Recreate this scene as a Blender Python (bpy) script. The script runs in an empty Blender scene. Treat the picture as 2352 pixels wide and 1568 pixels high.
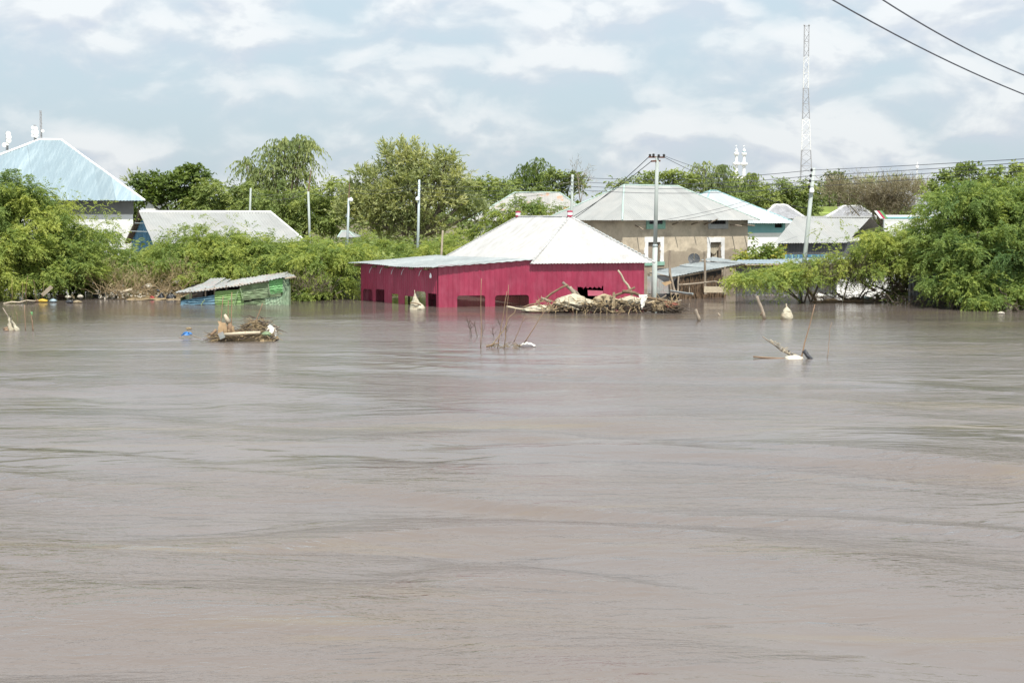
import bpy, math, random
import numpy as np
from mathutils import Vector, Matrix
R = math.radians
random.seed(11)
RNG = np.random.default_rng(11)
SC = bpy.context.scene
COL = SC.collection

# ------------------------------------------------------------------ camera
CAM_H, FPX, CX, CY = 3.8, 3266.8, 1176.0, 784.0       # height, focal length in sheet units (sheet 2352 x 1568)
PITCH = math.atan2(284.0, FPX)
cam = bpy.data.cameras.new('camera'); cam.lens = 50.0; cam.sensor_width = 36.0
cam.clip_start = 0.5; cam.clip_end = 6000
camo = bpy.data.objects.new('camera', cam); COL.objects.link(camo)
camo.location = (0, 0, CAM_H); camo.rotation_euler = (R(90) - PITCH, 0, 0)
SC.camera = camo

# ------------------------------------------------------------------ sky and sun
SUN_AZ, SUN_EL = R(16.5), R(60)        # azimuth measured from straight behind the camera towards the right
w = bpy.data.worlds.new('World'); SC.world = w; w.use_nodes = True
nt = w.node_tree; nt.nodes.clear()
def N(tree, typ, **kw):
    n = tree.nodes.new(typ)
    for k, v in kw.items():
        if k.startswith('i_'):
            n.inputs[k[2:].replace('_', ' ')].default_value = v
        else: setattr(n, k, v)
    return n
def L(tree, a, b): tree.links.new(a, b)
def math_n(tree, op, a, b=None, clamp=False):
    n = tree.nodes.new('ShaderNodeMath'); n.operation = op; n.use_clamp = clamp
    for i, v in enumerate((a, b)):
        if v is None: continue
        if isinstance(v, (int, float)): n.inputs[i].default_value = v
        else: tree.links.new(v, n.inputs[i])
    return n.outputs[0]
def mixc(tree, f, a, b, bt='MIX'):
    n = tree.nodes.new('ShaderNodeMix'); n.data_type = 'RGBA'; n.blend_type = bt
    for s, v in ((n.inputs[0], f), (n.inputs[6], a), (n.inputs[7], b)):
        if isinstance(v, (int, float)): s.default_value = v
        elif isinstance(v, tuple): s.default_value = (*v, 1) if len(v) == 3 else v
        else: tree.links.new(v, s)
    return n.outputs[2]
def ramp(tree, f, stops, interp='LINEAR'):
    n = tree.nodes.new('ShaderNodeValToRGB'); n.color_ramp.interpolation = interp
    e = n.color_ramp.elements
    while len(e) < len(stops): e.new(0.5)
    for i, (p, c) in enumerate(stops):
        e[i].position = p
        e[i].color = (c, c, c, 1) if isinstance(c, (int, float)) else (*c, 1)
    tree.links.new(f, n.inputs[0])
    return n.outputs[0]
sky = N(nt, 'ShaderNodeTexSky', sky_type='NISHITA', sun_disc=False, sun_elevation=SUN_EL, sun_rotation=R(180) - SUN_AZ,
        air_density=1.0, dust_density=1.6, ozone_density=1.0)
tc = N(nt, 'ShaderNodeTexCoord')
sep = N(nt, 'ShaderNodeSeparateXYZ'); L(nt, tc.outputs['Generated'], sep.inputs[0])
def cloud(dz, scale, zs, detail, rough, seed):
    m = N(nt, 'ShaderNodeMapping'); m.inputs['Scale'].default_value = (scale, scale, scale * zs)
    m.inputs['Location'].default_value = (seed, seed * .37, seed * .71 + dz)
    L(nt, tc.outputs['Generated'], m.inputs[0])
    n = N(nt, 'ShaderNodeTexNoise', i_Scale=1.0, i_Detail=detail, i_Roughness=rough, i_Distortion=0.25)
    L(nt, m.outputs[0], n.inputs['Vector'])
    return n.outputs[0]
c1 = cloud(0.0, 13.0, 1.9, 6, .50, 3.1)
c1u = cloud(0.24, 13.0, 1.9, 6, .50, 3.1)      # the same field sampled a little higher: thick above = shaded base
c2 = cloud(0.0, 4.5, 2.4, 4, .5, 9.4)
dens = math_n(nt, 'ADD', math_n(nt, 'MULTIPLY', c1, .65), math_n(nt, 'MULTIPLY', c2, .35))
cov = ramp(nt, dens, [(.36, 0.0), (.58, 1.0)], 'EASE')
lit = math_n(nt, 'ADD', math_n(nt, 'MULTIPLY', math_n(nt, 'SUBTRACT', c1, c1u), 2.6), math_n(nt, 'MULTIPLY', c1, 1.0), True)
ccol = ramp(nt, lit, [(.24, (.52, .555, .625)), (.44, (.61, .63, .665)), (.66, (.75, .757, .76))])
skyc = mixc(nt, 1.0, sky.outputs[0], (.10, .10, .10), 'MULTIPLY')
vlow = ramp(nt, sep.outputs[2], [(0.0, 1.0), (.30, 0.0)])
pale = mixc(nt, .78, skyc, (.48, .585, .635))
pale = mixc(nt, math_n(nt, 'MULTIPLY', vlow, .25), pale, (.46, .54, .64))
allc = mixc(nt, math_n(nt, 'MULTIPLY', cov, .74), pale, ccol)
lift = ramp(nt, sep.outputs[2], [(0.0, .93), (.16, 1.08), (.40, 1.28)])      # the overcast thins and brightens upwards, as it does within the frame
allc = mixc(nt, 1.0, allc, lift, 'MULTIPLY')
bg = N(nt, 'ShaderNodeBackground', i_Strength=1.0); L(nt, allc, bg.inputs[0])
# strength 0.10 for the Nishita part is applied above by the multiply
wo = N(nt, 'ShaderNodeOutputWorld'); L(nt, bg.outputs[0], wo.inputs[0])

sl = bpy.data.lights.new('sun', 'SUN'); sl.energy = 5.0; sl.angle = R(0.53); sl.color = (1.0, .955, .88)
so = bpy.data.objects.new('sun', sl); COL.objects.link(so); so.location = (0, -30, 60)
sdir = Vector((math.sin(SUN_AZ) * math.cos(SUN_EL), -math.cos(SUN_AZ) * math.cos(SUN_EL), math.sin(SUN_EL)))
so.rotation_euler = sdir.to_track_quat('Z', 'Y').to_euler()
vs = SC.view_settings; vs.view_transform = 'Standard'; vs.look = 'None'; vs.gamma = 1.0
vs.exposure = 0.36; vs.use_curve_mapping = False

# ------------------------------------------------------------------ helpers: sheet point -> place
CP, SP = math.cos(PITCH), math.sin(PITCH)
def ray(qx, qy):
    x, y = qx - CX, CY - qy
    return Vector((x, FPX * CP + y * SP, -FPX * SP + y * CP))
def at(qx, qy, Y):
    d = ray(qx, qy); return Vector((0, 0, CAM_H)) + d * (Y / d.y)
def wat(qx, qy, z=0.0):
    d = ray(qx, qy); return Vector((0, 0, CAM_H)) + d * ((z - CAM_H) / d.z)
def ppm(Y): return FPX / Y           # sheet units per metre at distance Y

# ------------------------------------------------------------------ helpers: objects
ORG = {}
def _tag(o, label=None, cat=None, group=None, kind=None):
    if label: o['label'] = label
    if cat: o['category'] = cat
    if group: o['group'] = group
    if kind: o['kind'] = kind
    return o
def thing(name, label, cat, loc, group=None):
    o = bpy.data.objects.new(name, None); COL.objects.link(o); o.empty_display_size = .3
    o.location = loc; ORG[o.name] = Vector(loc)
    return _tag(o, label, cat, group)
def link_mesh(name, me, parent, org):
    o = bpy.data.objects.new(name, me); COL.objects.link(o)
    if parent is not None: o.parent = parent
    else: o.location = org
    ORG[o.name] = Vector(org)
    return o
class MB:
    def __init__(s): s.v = []; s.f = []
    def add(s, vs, fs):
        b = len(s.v); s.v += [Vector(x) for x in vs]; s.f += [[i + b for i in f] for f in fs]; return s
    def quad(s, a, b, c, d): return s.add([a, b, c, d], [[0, 1, 2, 3]])
    def hexa(s, p): return s.add(p, [[0, 3, 2, 1], [4, 5, 6, 7], [0, 1, 5, 4], [1, 2, 6, 5], [2, 3, 7, 6], [3, 0, 4, 7]])
    def box(s, c, sz, ax=None):
        c = Vector(c); X, Y, Z = ax or (Vector((1, 0, 0)), Vector((0, 1, 0)), Vector((0, 0, 1)))
        a, b, d = X * sz[0] / 2, Y * sz[1] / 2, Z * sz[2] / 2
        return s.hexa([c - a - b - d, c + a - b - d, c + a + b - d, c - a + b - d, c - a - b + d, c + a - b + d, c + a + b + d, c - a + b + d])
    def slab(s, pts, th, up=Vector((0, 0, 1))):     # polygon given thickness along up
        n = len(pts); p = [Vector(x) for x in pts]
        return s.add(p + [x - up * th for x in p], [list(range(n)), list(range(2 * n - 1, n - 1, -1))] +
                     [[i, i + n, (i + 1) % n + n, (i + 1) % n] for i in range(n)])
    def tube(s, pts, rad, n=6, cap=True, squash=1.0):
        pts = [Vector(p) for p in pts]
        if isinstance(rad, (int, float)): rad = [rad] * len(pts)
        b = len(s.v); prev = None
        for i, p in enumerate(pts):
            t = (pts[min(i + 1, len(pts) - 1)] - pts[max(i - 1, 0)]).normalized()
            if prev is None:
                a = t.orthogonal().normalized()
            else:
                a = prev - t * prev.dot(t)
                a = a.normalized() if a.length > 1e-5 else t.orthogonal().normalized()
            prev = a; c = t.cross(a)
            for k in range(n):
                an = 2 * math.pi * k / n
                s.v.append(p + (a * math.cos(an) + c * math.sin(an) * squash) * rad[i])
        for i in range(len(pts) - 1):
            for k in range(n):
                q = b + i * n
                s.f.append([q + k, q + (k + 1) % n, q + n + (k + 1) % n, q + n + k])
        if cap:
            s.f.append([b + k for k in range(n - 1, -1, -1)]); e = b + (len(pts) - 1) * n
            s.f.append([e + k for k in range(n)])
        return s
    def bar(s, p0, p1, r, n=6, r2=None): return s.tube([p0, p1], [r, r if r2 is None else r2], n)
    def lathe(s, c, prof, n=16):
        c = Vector(c); b = len(s.v)
        for r, z in prof:
            for k in range(n):
                an = 2 * math.pi * k / n
                s.v.append(c + Vector((math.cos(an) * r, math.sin(an) * r, z)))
        for i in range(len(prof) - 1):
            for k in range(n):
                q = b + i * n
                s.f.append([q + k, q + (k + 1) % n, q + n + (k + 1) % n, q + n + k])
        s.f.append([b + k for k in range(n - 1, -1, -1)])
        s.f.append([b + (len(prof) - 1) * n + k for k in range(n)])
        return s
    def build(s, name, mat, parent=None, smooth=False, org=None):
        if org is None:
            org = ORG[parent.name] if parent is not None else Vector((sum(p.x for p in s.v) / len(s.v), sum(p.y for p in s.v) / len(s.v), min(p.z for p in s.v)))
        me = bpy.data.meshes.new(name)
        me.from_pydata([(p - org)[:] for p in s.v], [], s.f); me.materials.append(mat)
        if smooth: me.polygons.foreach_set('use_smooth', [True] * len(me.polygons))
        me.update()
        return link_mesh(name, me, parent, org)
def jag(p0, p1, n, amp, rnd=random):
    p0, p1 = Vector(p0), Vector(p1); L_ = (p1 - p0).length
    return [p0.lerp(p1, i / n) + Vector((rnd.uniform(-1, 1), rnd.uniform(-1, 1), rnd.uniform(-1, 1))) * amp * L_ * (0 if i in (0,) else 1) for i in range(n + 1)]

# ------------------------------------------------------------------ helpers: materials
def mat(name, col, rough=.7, var=.18, scale=4.0, metal=0.0, bump=0.0, bscale=None, rnd=.08, dirt=None, dirt_amt=.35,
        dscale=1.5, stretch=(1, 1, 1), spec=.4, dirt_edge=(.48, .68)):
    m = bpy.data.materials.new(name); m.use_nodes = True; t = m.node_tree
    b = t.nodes['Principled BSDF']
    tcn = N(t, 'ShaderNodeTexCoord'); oi = N(t, 'ShaderNodeObjectInfo')
    mp = N(t, 'ShaderNodeMapping'); mp.inputs['Scale'].default_value = stretch
    vv = N(t, 'ShaderNodeVectorMath', operation='ADD')
    L(t, tcn.outputs['Object'], vv.inputs[0])
    L(t, oi.outputs['Random'], vv.inputs[1])
    L(t, vv.outputs[0], mp.inputs[0])
    n1 = N(t, 'ShaderNodeTexNoise', i_Scale=scale, i_Detail=6.0, i_Roughness=.62); L(t, mp.outputs[0], n1.inputs['Vector'])
    lo = tuple(c * (1 - var) for c in col); hi = tuple(min(1, c * (1 + var)) for c in col)
    c = ramp(t, n1.outputs[0], [(.3, lo), (.7, hi)])
    if dirt:
        n2 = N(t, 'ShaderNodeTexNoise', i_Scale=dscale, i_Detail=5.0, i_Roughness=.65); L(t, mp.outputs[0], n2.inputs['Vector'])
        f = math_n(t, 'MULTIPLY', ramp(t, n2.outputs[0], [(dirt_edge[0], 0.0), (dirt_edge[1], 1.0)]), dirt_amt)
        c = mixc(t, f, c, dirt)
    g = math_n(t, 'ADD', math_n(t, 'MULTIPLY', oi.outputs['Random'], 2 * rnd), 1 - rnd)
    gc = N(t, 'ShaderNodeCombineXYZ')
    for i in range(3): L(t, g, gc.inputs[i])
    c = mixc(t, 1.0, c, gc.outputs[0], 'MULTIPLY')
    L(t, c, b.inputs['Base Color'])
    b.inputs['Roughness'].default_value = rough; b.inputs['Metallic'].default_value = metal
    b.inputs['Specular IOR Level'].default_value = spec
    if bump:
        n3 = N(t, 'ShaderNodeTexNoise', i_Scale=bscale or scale * 4, i_Detail=5.0); L(t, mp.outputs[0], n3.inputs['Vector'])
        bp = N(t, 'ShaderNodeBump', i_Strength=1.0, i_Distance=bump); L(t, n3.outputs[0], bp.inputs['Height'])
        L(t, bp.outputs[0], b.inputs['Normal'])
    m['c'] = 1
    return m
M = {}
M['red'] = mat('red_painted_sheet', (.245, .022, .056), .42, .16, 2.2, rnd=.07, dirt=(.36, .10, .15), dirt_amt=.26, dscale=2.6, stretch=(1, 1, .5), spec=.5)
M['redflap'] = mat('red_torn_sheet', (.26, .05, .08), .5, .2, 3)
M['white_roof'] = mat('whitish_zinc_roof', (.40, .402, .396), .55, .06, 1.2, rnd=.03, dirt=(.27, .25, .225), dirt_amt=.5, dscale=1.1, stretch=(1.5, 1.5, .5))
M['zinc'] = mat('grey_zinc_sheet', (.27, .30, .30), .42, .14, 1.4, metal=.25, rnd=.12, dirt=(.50, .50, .48), dirt_amt=.5, dscale=5)
M['zinc_pale'] = mat('pale_zinc_sheet', (.295, .303, .295), .48, .10, 1.1, metal=.15, rnd=.07, dirt=(.36, .35, .33), dirt_amt=.5, dscale=.7)
M['zinc_band'] = mat('pale_banded_zinc_sheet', (.40, .43, .44), .45, .08, 1.1, metal=.1, rnd=.16)
M['zinc_blue'] = mat('bluish_zinc_sheet', (.245, .318, .355), .42, .08, 1.2, metal=.2, rnd=.17, dirt=(.42, .50, .52), dirt_amt=.5, dscale=1.3, stretch=(3.5, .3, .3))
M['zinc_rust'] = mat('pale_zinc_with_rust', (.31, .305, .285), .55, .12, 1.2, rnd=.09, dirt=(.42, .20, .085), dirt_amt=.85, dscale=.75, dirt_edge=(.58, .66), stretch=(1, 1, .6))
M['zinc_old'] = mat('old_patchy_zinc', (.30, .32, .31), .5, .25, 3, metal=.15, rnd=.15, dirt=(.40, .26, .24), dirt_amt=.6, dscale=2)
M['blue_roof'] = mat('blue_grey_sheet', (.24, .30, .34), .45, .12, 1.5, metal=.15, rnd=.1, dirt=(.40, .42, .42), dirt_amt=.4, dscale=4)
M['caps_white'] = mat('white_ridge_cap', (.74, .75, .73), .55, .08, 4)
M['caps_green'] = mat('green_ridge_cap', (.36, .46, .42), .5, .12, 4)
M['caps_teal'] = mat('teal_ridge_cap', (.24, .41, .43), .5, .12, 4)
M['white'] = mat('white_limewash', (.70, .71, .70), .85, .08, 3, dirt=(.45, .43, .39), dirt_amt=.35, dscale=1.3)
M['white_clean'] = mat('white_paint', (.78, .79, .78), .7, .05, 3)
M['teal_paint'] = mat('turquoise_paint', (.20, .42, .45), .7, .1, 2)
M['teal_pale'] = mat('pale_turquoise_plaster', (.22, .40, .32), .8, .2, 6)
M['greyblock'] = mat('grey_plaster', (.36, .37, .36), .85, .2, 6)
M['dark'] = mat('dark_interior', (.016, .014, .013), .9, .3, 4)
M['darkgrey'] = mat('dark_grey_sheet', (.07, .075, .08), .6, .25, 3, rnd=.2)
M['shadowgrey'] = mat('grey_eave_shade', (.16, .16, .155), .9, .12, 3)  # grey of the eave's shadow on the white wall, as a colour
M['blue_sheet'] = mat('blue_painted_sheet', (.075, .215, .345), .5, .2, 2.5, rnd=.1)
M['green_a'] = mat('lime_green_sheet', (.18, .30, .10), .6, .22, 3, dirt=(.20, .26, .16), dirt_amt=.6, dscale=2.4)
M['green_b'] = mat('grey_green_sheet', (.17, .23, .13), .6, .22, 3, dirt=(.19, .20, .14), dirt_amt=.6, dscale=2.4)
M['green_c'] = mat('bright_green_sheet', (.13, .31, .12), .6, .18, 3, dirt=(.15, .25, .14), dirt_amt=.5, dscale=2.4)
M['green_d'] = mat('faded_green_sheet', (.22, .32, .21), .65, .2, 4, dirt=(.28, .30, .22), dirt_amt=.6, dscale=3, stretch=(1, 1, .3))
M['blue_b'] = mat('dull_blue_sheet', (.075, .16, .22), .6, .25, 3, dirt=(.16, .24, .28), dirt_amt=.5, dscale=2.4)
M['concrete'] = mat('concrete_pole', (.34, .38, .36), .75, .14, 6, stretch=(1, 1, .3))
M['galv'] = mat('galvanised_pole', (.40, .46, .47), .5, .12, 5, metal=.2, stretch=(1, 1, .2))
M['wood'] = mat('grey_weathered_wood', (.24, .20, .155), .85, .3, 9, bump=.01, stretch=(1, 1, .35), rnd=.2)
M['wood_brown'] = mat('brown_wood', (.17, .115, .072), .85, .3, 9, bump=.01, rnd=.25)
M['wood_pale'] = mat('pale_bare_wood', (.40, .345, .255), .8, .2, 8, rnd=.15)
M['bark'] = mat('bark', (.085, .066, .05), .95, .35, 8, bump=.02, rnd=.2)
M['barkpale'] = mat('pale_bark', (.17, .145, .115), .95, .3, 8, rnd=.2)
M['sack'] = mat('muddy_white_sack', (.40, .37, .28), .75, .25, 5, bump=.06, bscale=7, dirt=(.22, .155, .09), dirt_amt=.85, dscale=2.4, rnd=.12)
M['cloth_white'] = mat('white_cloth', (.66, .65, .60), .8, .12, 6, bump=.02, bscale=10, dirt=(.40, .33, .24), dirt_amt=.4, dscale=4)
M['cloth_mud'] = mat('mud_soaked_cloth', (.27, .215, .135), .85, .3, 4, bump=.03, bscale=9, rnd=.2, dirt=(.42, .37, .28), dirt_amt=.5, dscale=4)
M['cloth_red'] = mat('faded_red_cloth', (.32, .13, .09), .85, .25, 5, bump=.02)
M['black_plastic'] = mat('black_plastic', (.025, .027, .032), .45, .3, 6, bump=.02, bscale=9, rnd=.3)
M['blue_plastic'] = mat('blue_plastic', (.06, .25, .62), .5, .2, 6, bump=.02)
M['yellow_plastic'] = mat('yellow_plastic', (.50, .34, .05), .5, .2, 6)
M['red_plastic'] = mat('red_plastic', (.32, .03, .03), .5, .2, 6)
M['cardboard'] = mat('cardboard', (.36, .255, .15), .9, .18, 5, rnd=.15)
M['reed'] = mat('dry_reed', (.22, .145, .09), .85, .25, 14, rnd=.15)
M['straw'] = mat('straw_debris', (.25, .19, .11), .95, .4, 7, rnd=.1)
M['trash'] = mat('pale_rubbish', (.50, .46, .38), .85, .25, 9, rnd=.3)
M['rust'] = mat('rusty_steel', (.10, .045, .028), .85, .3, 8)
M['black'] = mat('black_rubber', (.02, .02, .02), .6, .2, 8)
M['wire'] = mat('dark_wire', (.055, .06, .075), .6, .1, 3)
M['mast_white'] = mat('white_mast_paint', (.74, .75, .75), .6, .06, 2)
M['mast_grey'] = mat('grey_mast_steel', (.33, .335, .35), .6, .1, 2)
M['bulb'] = mat('white_lamp_glass', (.8, .82, .84), .3, .03, 2)
M['lime'] = mat('lime_yellow_paint', (.26, .33, .09), .8, .1, 2)
M['thatch'] = mat('grey_thatch_sheet', (.25, .255, .27), .8, .3, 3)
M['curtain'] = mat('faded_curtain', (.36, .32, .24), .9, .2, 5, bump=.02)
M['darkred'] = mat('dark_red_cloth', (.10, .035, .03), .9, .2, 5)
M['pink'] = mat('red_stripe_paint', (.42, .05, .10), .6, .1, 4)

def mud_wall():
    m = mat('tan_mud_plaster', (.52, .45, .34), .95, .16, 1.6, bump=.012, bscale=7, dirt=(.19, .165, .13), dirt_amt=.5, dscale=1.1)
    t = m.node_tree; b = t.nodes['Principled BSDF']; src = b.inputs['Base Color'].links[0].from_socket
    g = N(t, 'ShaderNodeNewGeometry'); s = N(t, 'ShaderNodeSeparateXYZ'); L(t, g.outputs['Position'], s.inputs[0])
    n = N(t, 'ShaderNodeTexNoise', i_Scale=1.1, i_Detail=5.0); L(t, g.outputs['Position'], n.inputs['Vector'])
    zz = math_n(t, 'ADD', s.outputs[2], math_n(t, 'MULTIPLY', n.outputs[0], -.75))
    # the flood left a soaked tide mark round the house
    band = ramp(t, math_n(t, 'MULTIPLY', zz, .3), [(.40 * .99, 1.0), (.40 * 1.03, 1.0), (.485, 0.75), (.497, 0.0)])
    L(t, mixc(t, math_n(t, 'MULTIPLY', band, .55), src, (.115, .094, .072)), b.inputs['Base Color'])
    return m
M['mud'] = mud_wall()

def leaf_mat(name, dark, mid, light, transl=.35):
    m = bpy.data.materials.new(name); m.use_nodes = True; t = m.node_tree; t.nodes.clear()
    a = N(t, 'ShaderNodeAttribute', attribute_name='tint'); 
    c = ramp(t, a.outputs['Fac'], [(0.0, dark), (.5, mid), (1.0, light)])
    d = N(t, 'ShaderNodeBsdfPrincipled', i_Roughness=.6); d.inputs['Specular IOR Level'].default_value = .25
    tr = N(t, 'ShaderNodeBsdfTranslucent')
    L(t, c, d.inputs['Base Color'])
    L(t, mixc(t, 1.0, c, (1.5, 1.45, .8), 'MULTIPLY'), tr.inputs[0])
    mx = N(t, 'ShaderNodeMixShader'); mx.inputs[0].default_value = transl
    L(t, d.outputs[0], mx.inputs[1]); L(t, tr.outputs[0], mx.inputs[2])
    o = N(t, 'ShaderNodeOutputMaterial'); L(t, mx.outputs[0], o.inputs[0])
    return m
M['leaf_thorn'] = leaf_mat('thorn_bush_leaf', (.105, .170, .054), (.215, .280, .070), (.35, .39, .095), .42)
M['leaf_thorn_dark'] = leaf_mat('dark_thorn_bush_leaf', (.080, .145, .050), (.165, .235, .062), (.29, .345, .08), .4)
M['leaf_dark'] = leaf_mat('dense_dark_leaf', (.06, .095, .024), (.105, .155, .034), (.17, .225, .05))
M['leaf_olive'] = leaf_mat('olive_leaf', (.15, .190, .085), (.275, .315, .140), (.42, .43, .20))
M['twig_dark'] = leaf_mat('dark_twig', (.035, .028, .02), (.075, .058, .042), (.15, .12, .085), .05)
M['leaf_gum'] = leaf_mat('gum_leaf', (.12, .165, .065), (.215, .265, .10), (.32, .355, .14))
M['leaf_far'] = leaf_mat('far_leaf', (.10, .145, .045), (.185, .24, .07), (.29, .335, .10))
M['leaf_dry'] = leaf_mat('dry_twig', (.15, .125, .085), (.24, .205, .14), (.27, .26, .15), .15)
M['leaf_yellow'] = leaf_mat('yellow_green_leaf', (.12, .18, .04), (.22, .27, .06), (.42, .38, .07))
M['leaf_dead'] = leaf_mat('dead_straw_leaf', (.19, .145, .075), (.29, .23, .12), (.44, .38, .24), .15)
# ------------------------------------------------------------------ ground and water
def ground_z(x, y):
    s = np.clip((y - 70) / 22.0, 0, 1); s = s * s * (3 - 2 * s)
    return -1.6 + 2.0 * s + .12 * np.sin(x * .31 + y * .17) + .08 * np.sin(x * .9 - y * .5)
def grid_mesh(name, xs, ys, Z, m, kind, smooth=True):
    nx, ny = len(xs), len(ys)
    X, Y = np.meshgrid(xs, ys)
    co = np.stack([X, Y, Z], -1).reshape(-1, 3).astype(np.float32)
    i = np.arange(nx * ny).reshape(ny, nx)
    f = np.stack([i[:-1, :-1], i[:-1, 1:], i[1:, 1:], i[1:, :-1]], -1).reshape(-1, 4)
    me = fast_mesh(name, co, f); me.materials.append(m)
    if smooth: me.polygons.foreach_set('use_smooth', np.ones(len(me.polygons), bool))
    o = link_mesh(name, me, None, Vector((0, 0, 0))); o['kind'] = kind
    return o
def fast_mesh(name, co, f):
    me = bpy.data.meshes.new(name); n, k = f.shape
    me.vertices.add(len(co)); me.vertices.foreach_set('co', np.asarray(co, np.float32).ravel())
    me.loops.add(n * k); me.loops.foreach_set('vertex_index', np.asarray(f, np.int32).ravel())
    me.polygons.add(n); me.polygons.foreach_set('loop_start', np.arange(0, n * k, k, dtype=np.int32))
    me.update(calc_edges=True)
    return me
gm = mat('earth_ground', (.13, .105, .065), .95, .3, .4, bump=.05, bscale=2, dirt=(.07, .10, .035), dirt_amt=.8, dscale=.12)
xs = np.concatenate([np.linspace(-2600, -90, 16), np.linspace(-84, 84, 85), np.linspace(90, 2600, 16)])
ys = np.concatenate([np.linspace(-120, 55, 12), np.linspace(58, 120, 40), np.linspace(130, 4000, 24)])
X, Y = np.meshgrid(xs, ys)
grid_mesh('ground', xs, ys, ground_z(X, Y), gm, 'structure')

def water_mat():
    m = bpy.data.materials.new('muddy_flood_water'); m.use_nodes = True; t = m.node_tree; t.nodes.clear()
    g = N(t, 'ShaderNodeNewGeometry'); sp = N(t, 'ShaderNodeSeparateXYZ'); L(t, g.outputs['Position'], sp.inputs[0])
    def noise(sx, sy, detail, rough=.55, dist=0.0, seed=0.0):
        mp = N(t, 'ShaderNodeMapping'); mp.inputs['Scale'].default_value = (sx, sy, 1); mp.inputs['Location'].default_value = (seed, seed * 1.7, 0)
        L(t, g.outputs['Position'], mp.inputs[0])
        n = N(t, 'ShaderNodeTexNoise', i_Scale=1.0, i_Detail=detail, i_Roughness=rough, i_Distortion=dist); L(t, mp.outputs[0], n.inputs['Vector'])
        return n.outputs[0]
    silt = noise(.07, .42, 5, .62, 1.0, 2.0)
    c = ramp(t, silt, [(.34, (.152, .128, .118)), (.58, (.157, .129, .112)), (.70, (.180, .143, .094)), (.84, (.188, .147, .088))])
    calm = ramp(t, noise(.055, .13, 3, .5, 1.2, 5.0), [(.38, .12), (.60, 1.0)])          # slick boils against ruffled water
    far = N(t, 'ShaderNodeMapRange', i_From_Min=46.0, i_From_Max=60.0, i_To_Min=1.0, i_To_Max=.16); far.clamp = True
    L(t, sp.outputs[1], far.inputs[0])
    h = math_n(t, 'MULTIPLY', noise(.55, 1.5, 2, .5, .9, 1.0), .050)
    h = math_n(t, 'ADD', h, math_n(t, 'MULTIPLY', math_n(t, 'MULTIPLY', noise(2.2, 6.0, 3, .6, .7, 7.0), .036), calm))
    h = math_n(t, 'ADD', h, math_n(t, 'MULTIPLY', math_n(t, 'MULTIPLY', noise(6, 15, 3, .6, .3, 3.0), .014), calm))
    h = math_n(t, 'ADD', h, math_n(t, 'MULTIPLY', math_n(t, 'MULTIPLY', noise(14, 34, 2, .6, .2, 6.0), .0045), calm))
    h = math_n(t, 'MULTIPLY', h, far.outputs[0])
    bp = N(t, 'ShaderNodeBump', i_Strength=1.0, i_Distance=1.0); L(t, h, bp.inputs['Height']); 
    # silt scatters the light inside the water, so that part does not follow the ripples; the mirror part does
    up = N(t, 'ShaderNodeCombineXYZ'); up.inputs[2].default_value = 1.0
    df = N(t, 'ShaderNodeBsdfDiffuse'); L(t, c, df.inputs['Color']); L(t, up.outputs[0], df.inputs['Normal'])
    gl = N(t, 'ShaderNodeBsdfGlossy'); L(t, ramp(t, math_n(t, 'MULTIPLY', sp.outputs[1], .01), [(.17, .085), (.26, .165), (.47, .165), (.57, .055)]), gl.inputs['Roughness']); L(t, bp.outputs[0], gl.inputs['Normal'])
    fr = N(t, 'ShaderNodeFresnel', i_IOR=1.55); L(t, bp.outputs[0], fr.inputs['Normal'])
    mx = N(t, 'ShaderNodeMixShader'); L(t, fr.outputs[0], mx.inputs[0]); L(t, df.outputs[0], mx.inputs[1]); L(t, gl.outputs[0], mx.inputs[2])
    o = N(t, 'ShaderNodeOutputMaterial'); L(t, mx.outputs[0], o.inputs[0])
    return m
def waves(X, Y):
    rg = np.random.default_rng(4)
    wx = X + 1.8 * np.sin(Y * .21 + 1.3) + 1.1 * np.sin(Y * .53 + X * .11)
    wy = Y + 1.3 * np.sin(X * .17 + .6) + .8 * np.sin(X * .41 - Y * .13) + .35 * np.sin(X * .9 + Y * .7)
    z = np.zeros_like(X)
    for i in range(34):
        lam = rg.uniform(1.6, 7.5); an = rg.normal(math.pi / 2, .42)
        k = 2 * math.pi / lam
        z += np.sin(k * (wx * math.cos(an) * .55 + wy * math.sin(an)) + rg.uniform(0, 6.3)) * lam * .0028
    patch = .55 + .45 * np.sin(X * .13 + Y * .19 + 2) * np.sin(Y * .31 - X * .05)
    z = z * patch
    # edges of boils and eddies: narrow slopes between smooth patches
    for sc_, hgt, wd, sd in ((1.0, .046, .13, 1), (1.9, .028, .16, 2), (.55, .055, .08, 3), (3.4, .013, .2, 4)):
        r2 = np.random.default_rng(40 + sd); n = np.zeros_like(X)
        for i in range(9):
            kx, ky = r2.uniform(.05, .42) * sc_, r2.uniform(.5, 1.25) * sc_ * r2.choice([-1, 1])
            n += np.sin(kx * wx + ky * wy + r2.uniform(0, 6.3))
        n /= 2.1
        m_ = np.clip(.5 + .8 * np.sin(X * .21 * sc_ + sd) * np.sin(Y * .33 * sc_ + X * .07 + sd * 2), 0, 1)
        z += hgt * np.tanh(n / wd) * m_
    return z
xs = np.concatenate([np.linspace(-260, -42, 14), np.linspace(-40, 40, 330), np.linspace(42, 260, 14)])
ys = np.concatenate([np.linspace(-90, 2, 10), 4 + np.cumsum(np.linspace(.06, .30, 410))])
ys = np.concatenate([ys, np.linspace(ys[-1] + 1, 110, 14)])
X, Y = np.meshgrid(xs, ys)
fade = np.clip((62 - Y) / 18, .12, 1) * np.clip(1 - (Y - 19) / 30, .30, 1) * np.clip((Y + 10) / 14, 0, 1) * np.clip((48 - np.abs(X)) / 8, 0, 1)
Z = waves(X, Y) * fade
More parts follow.
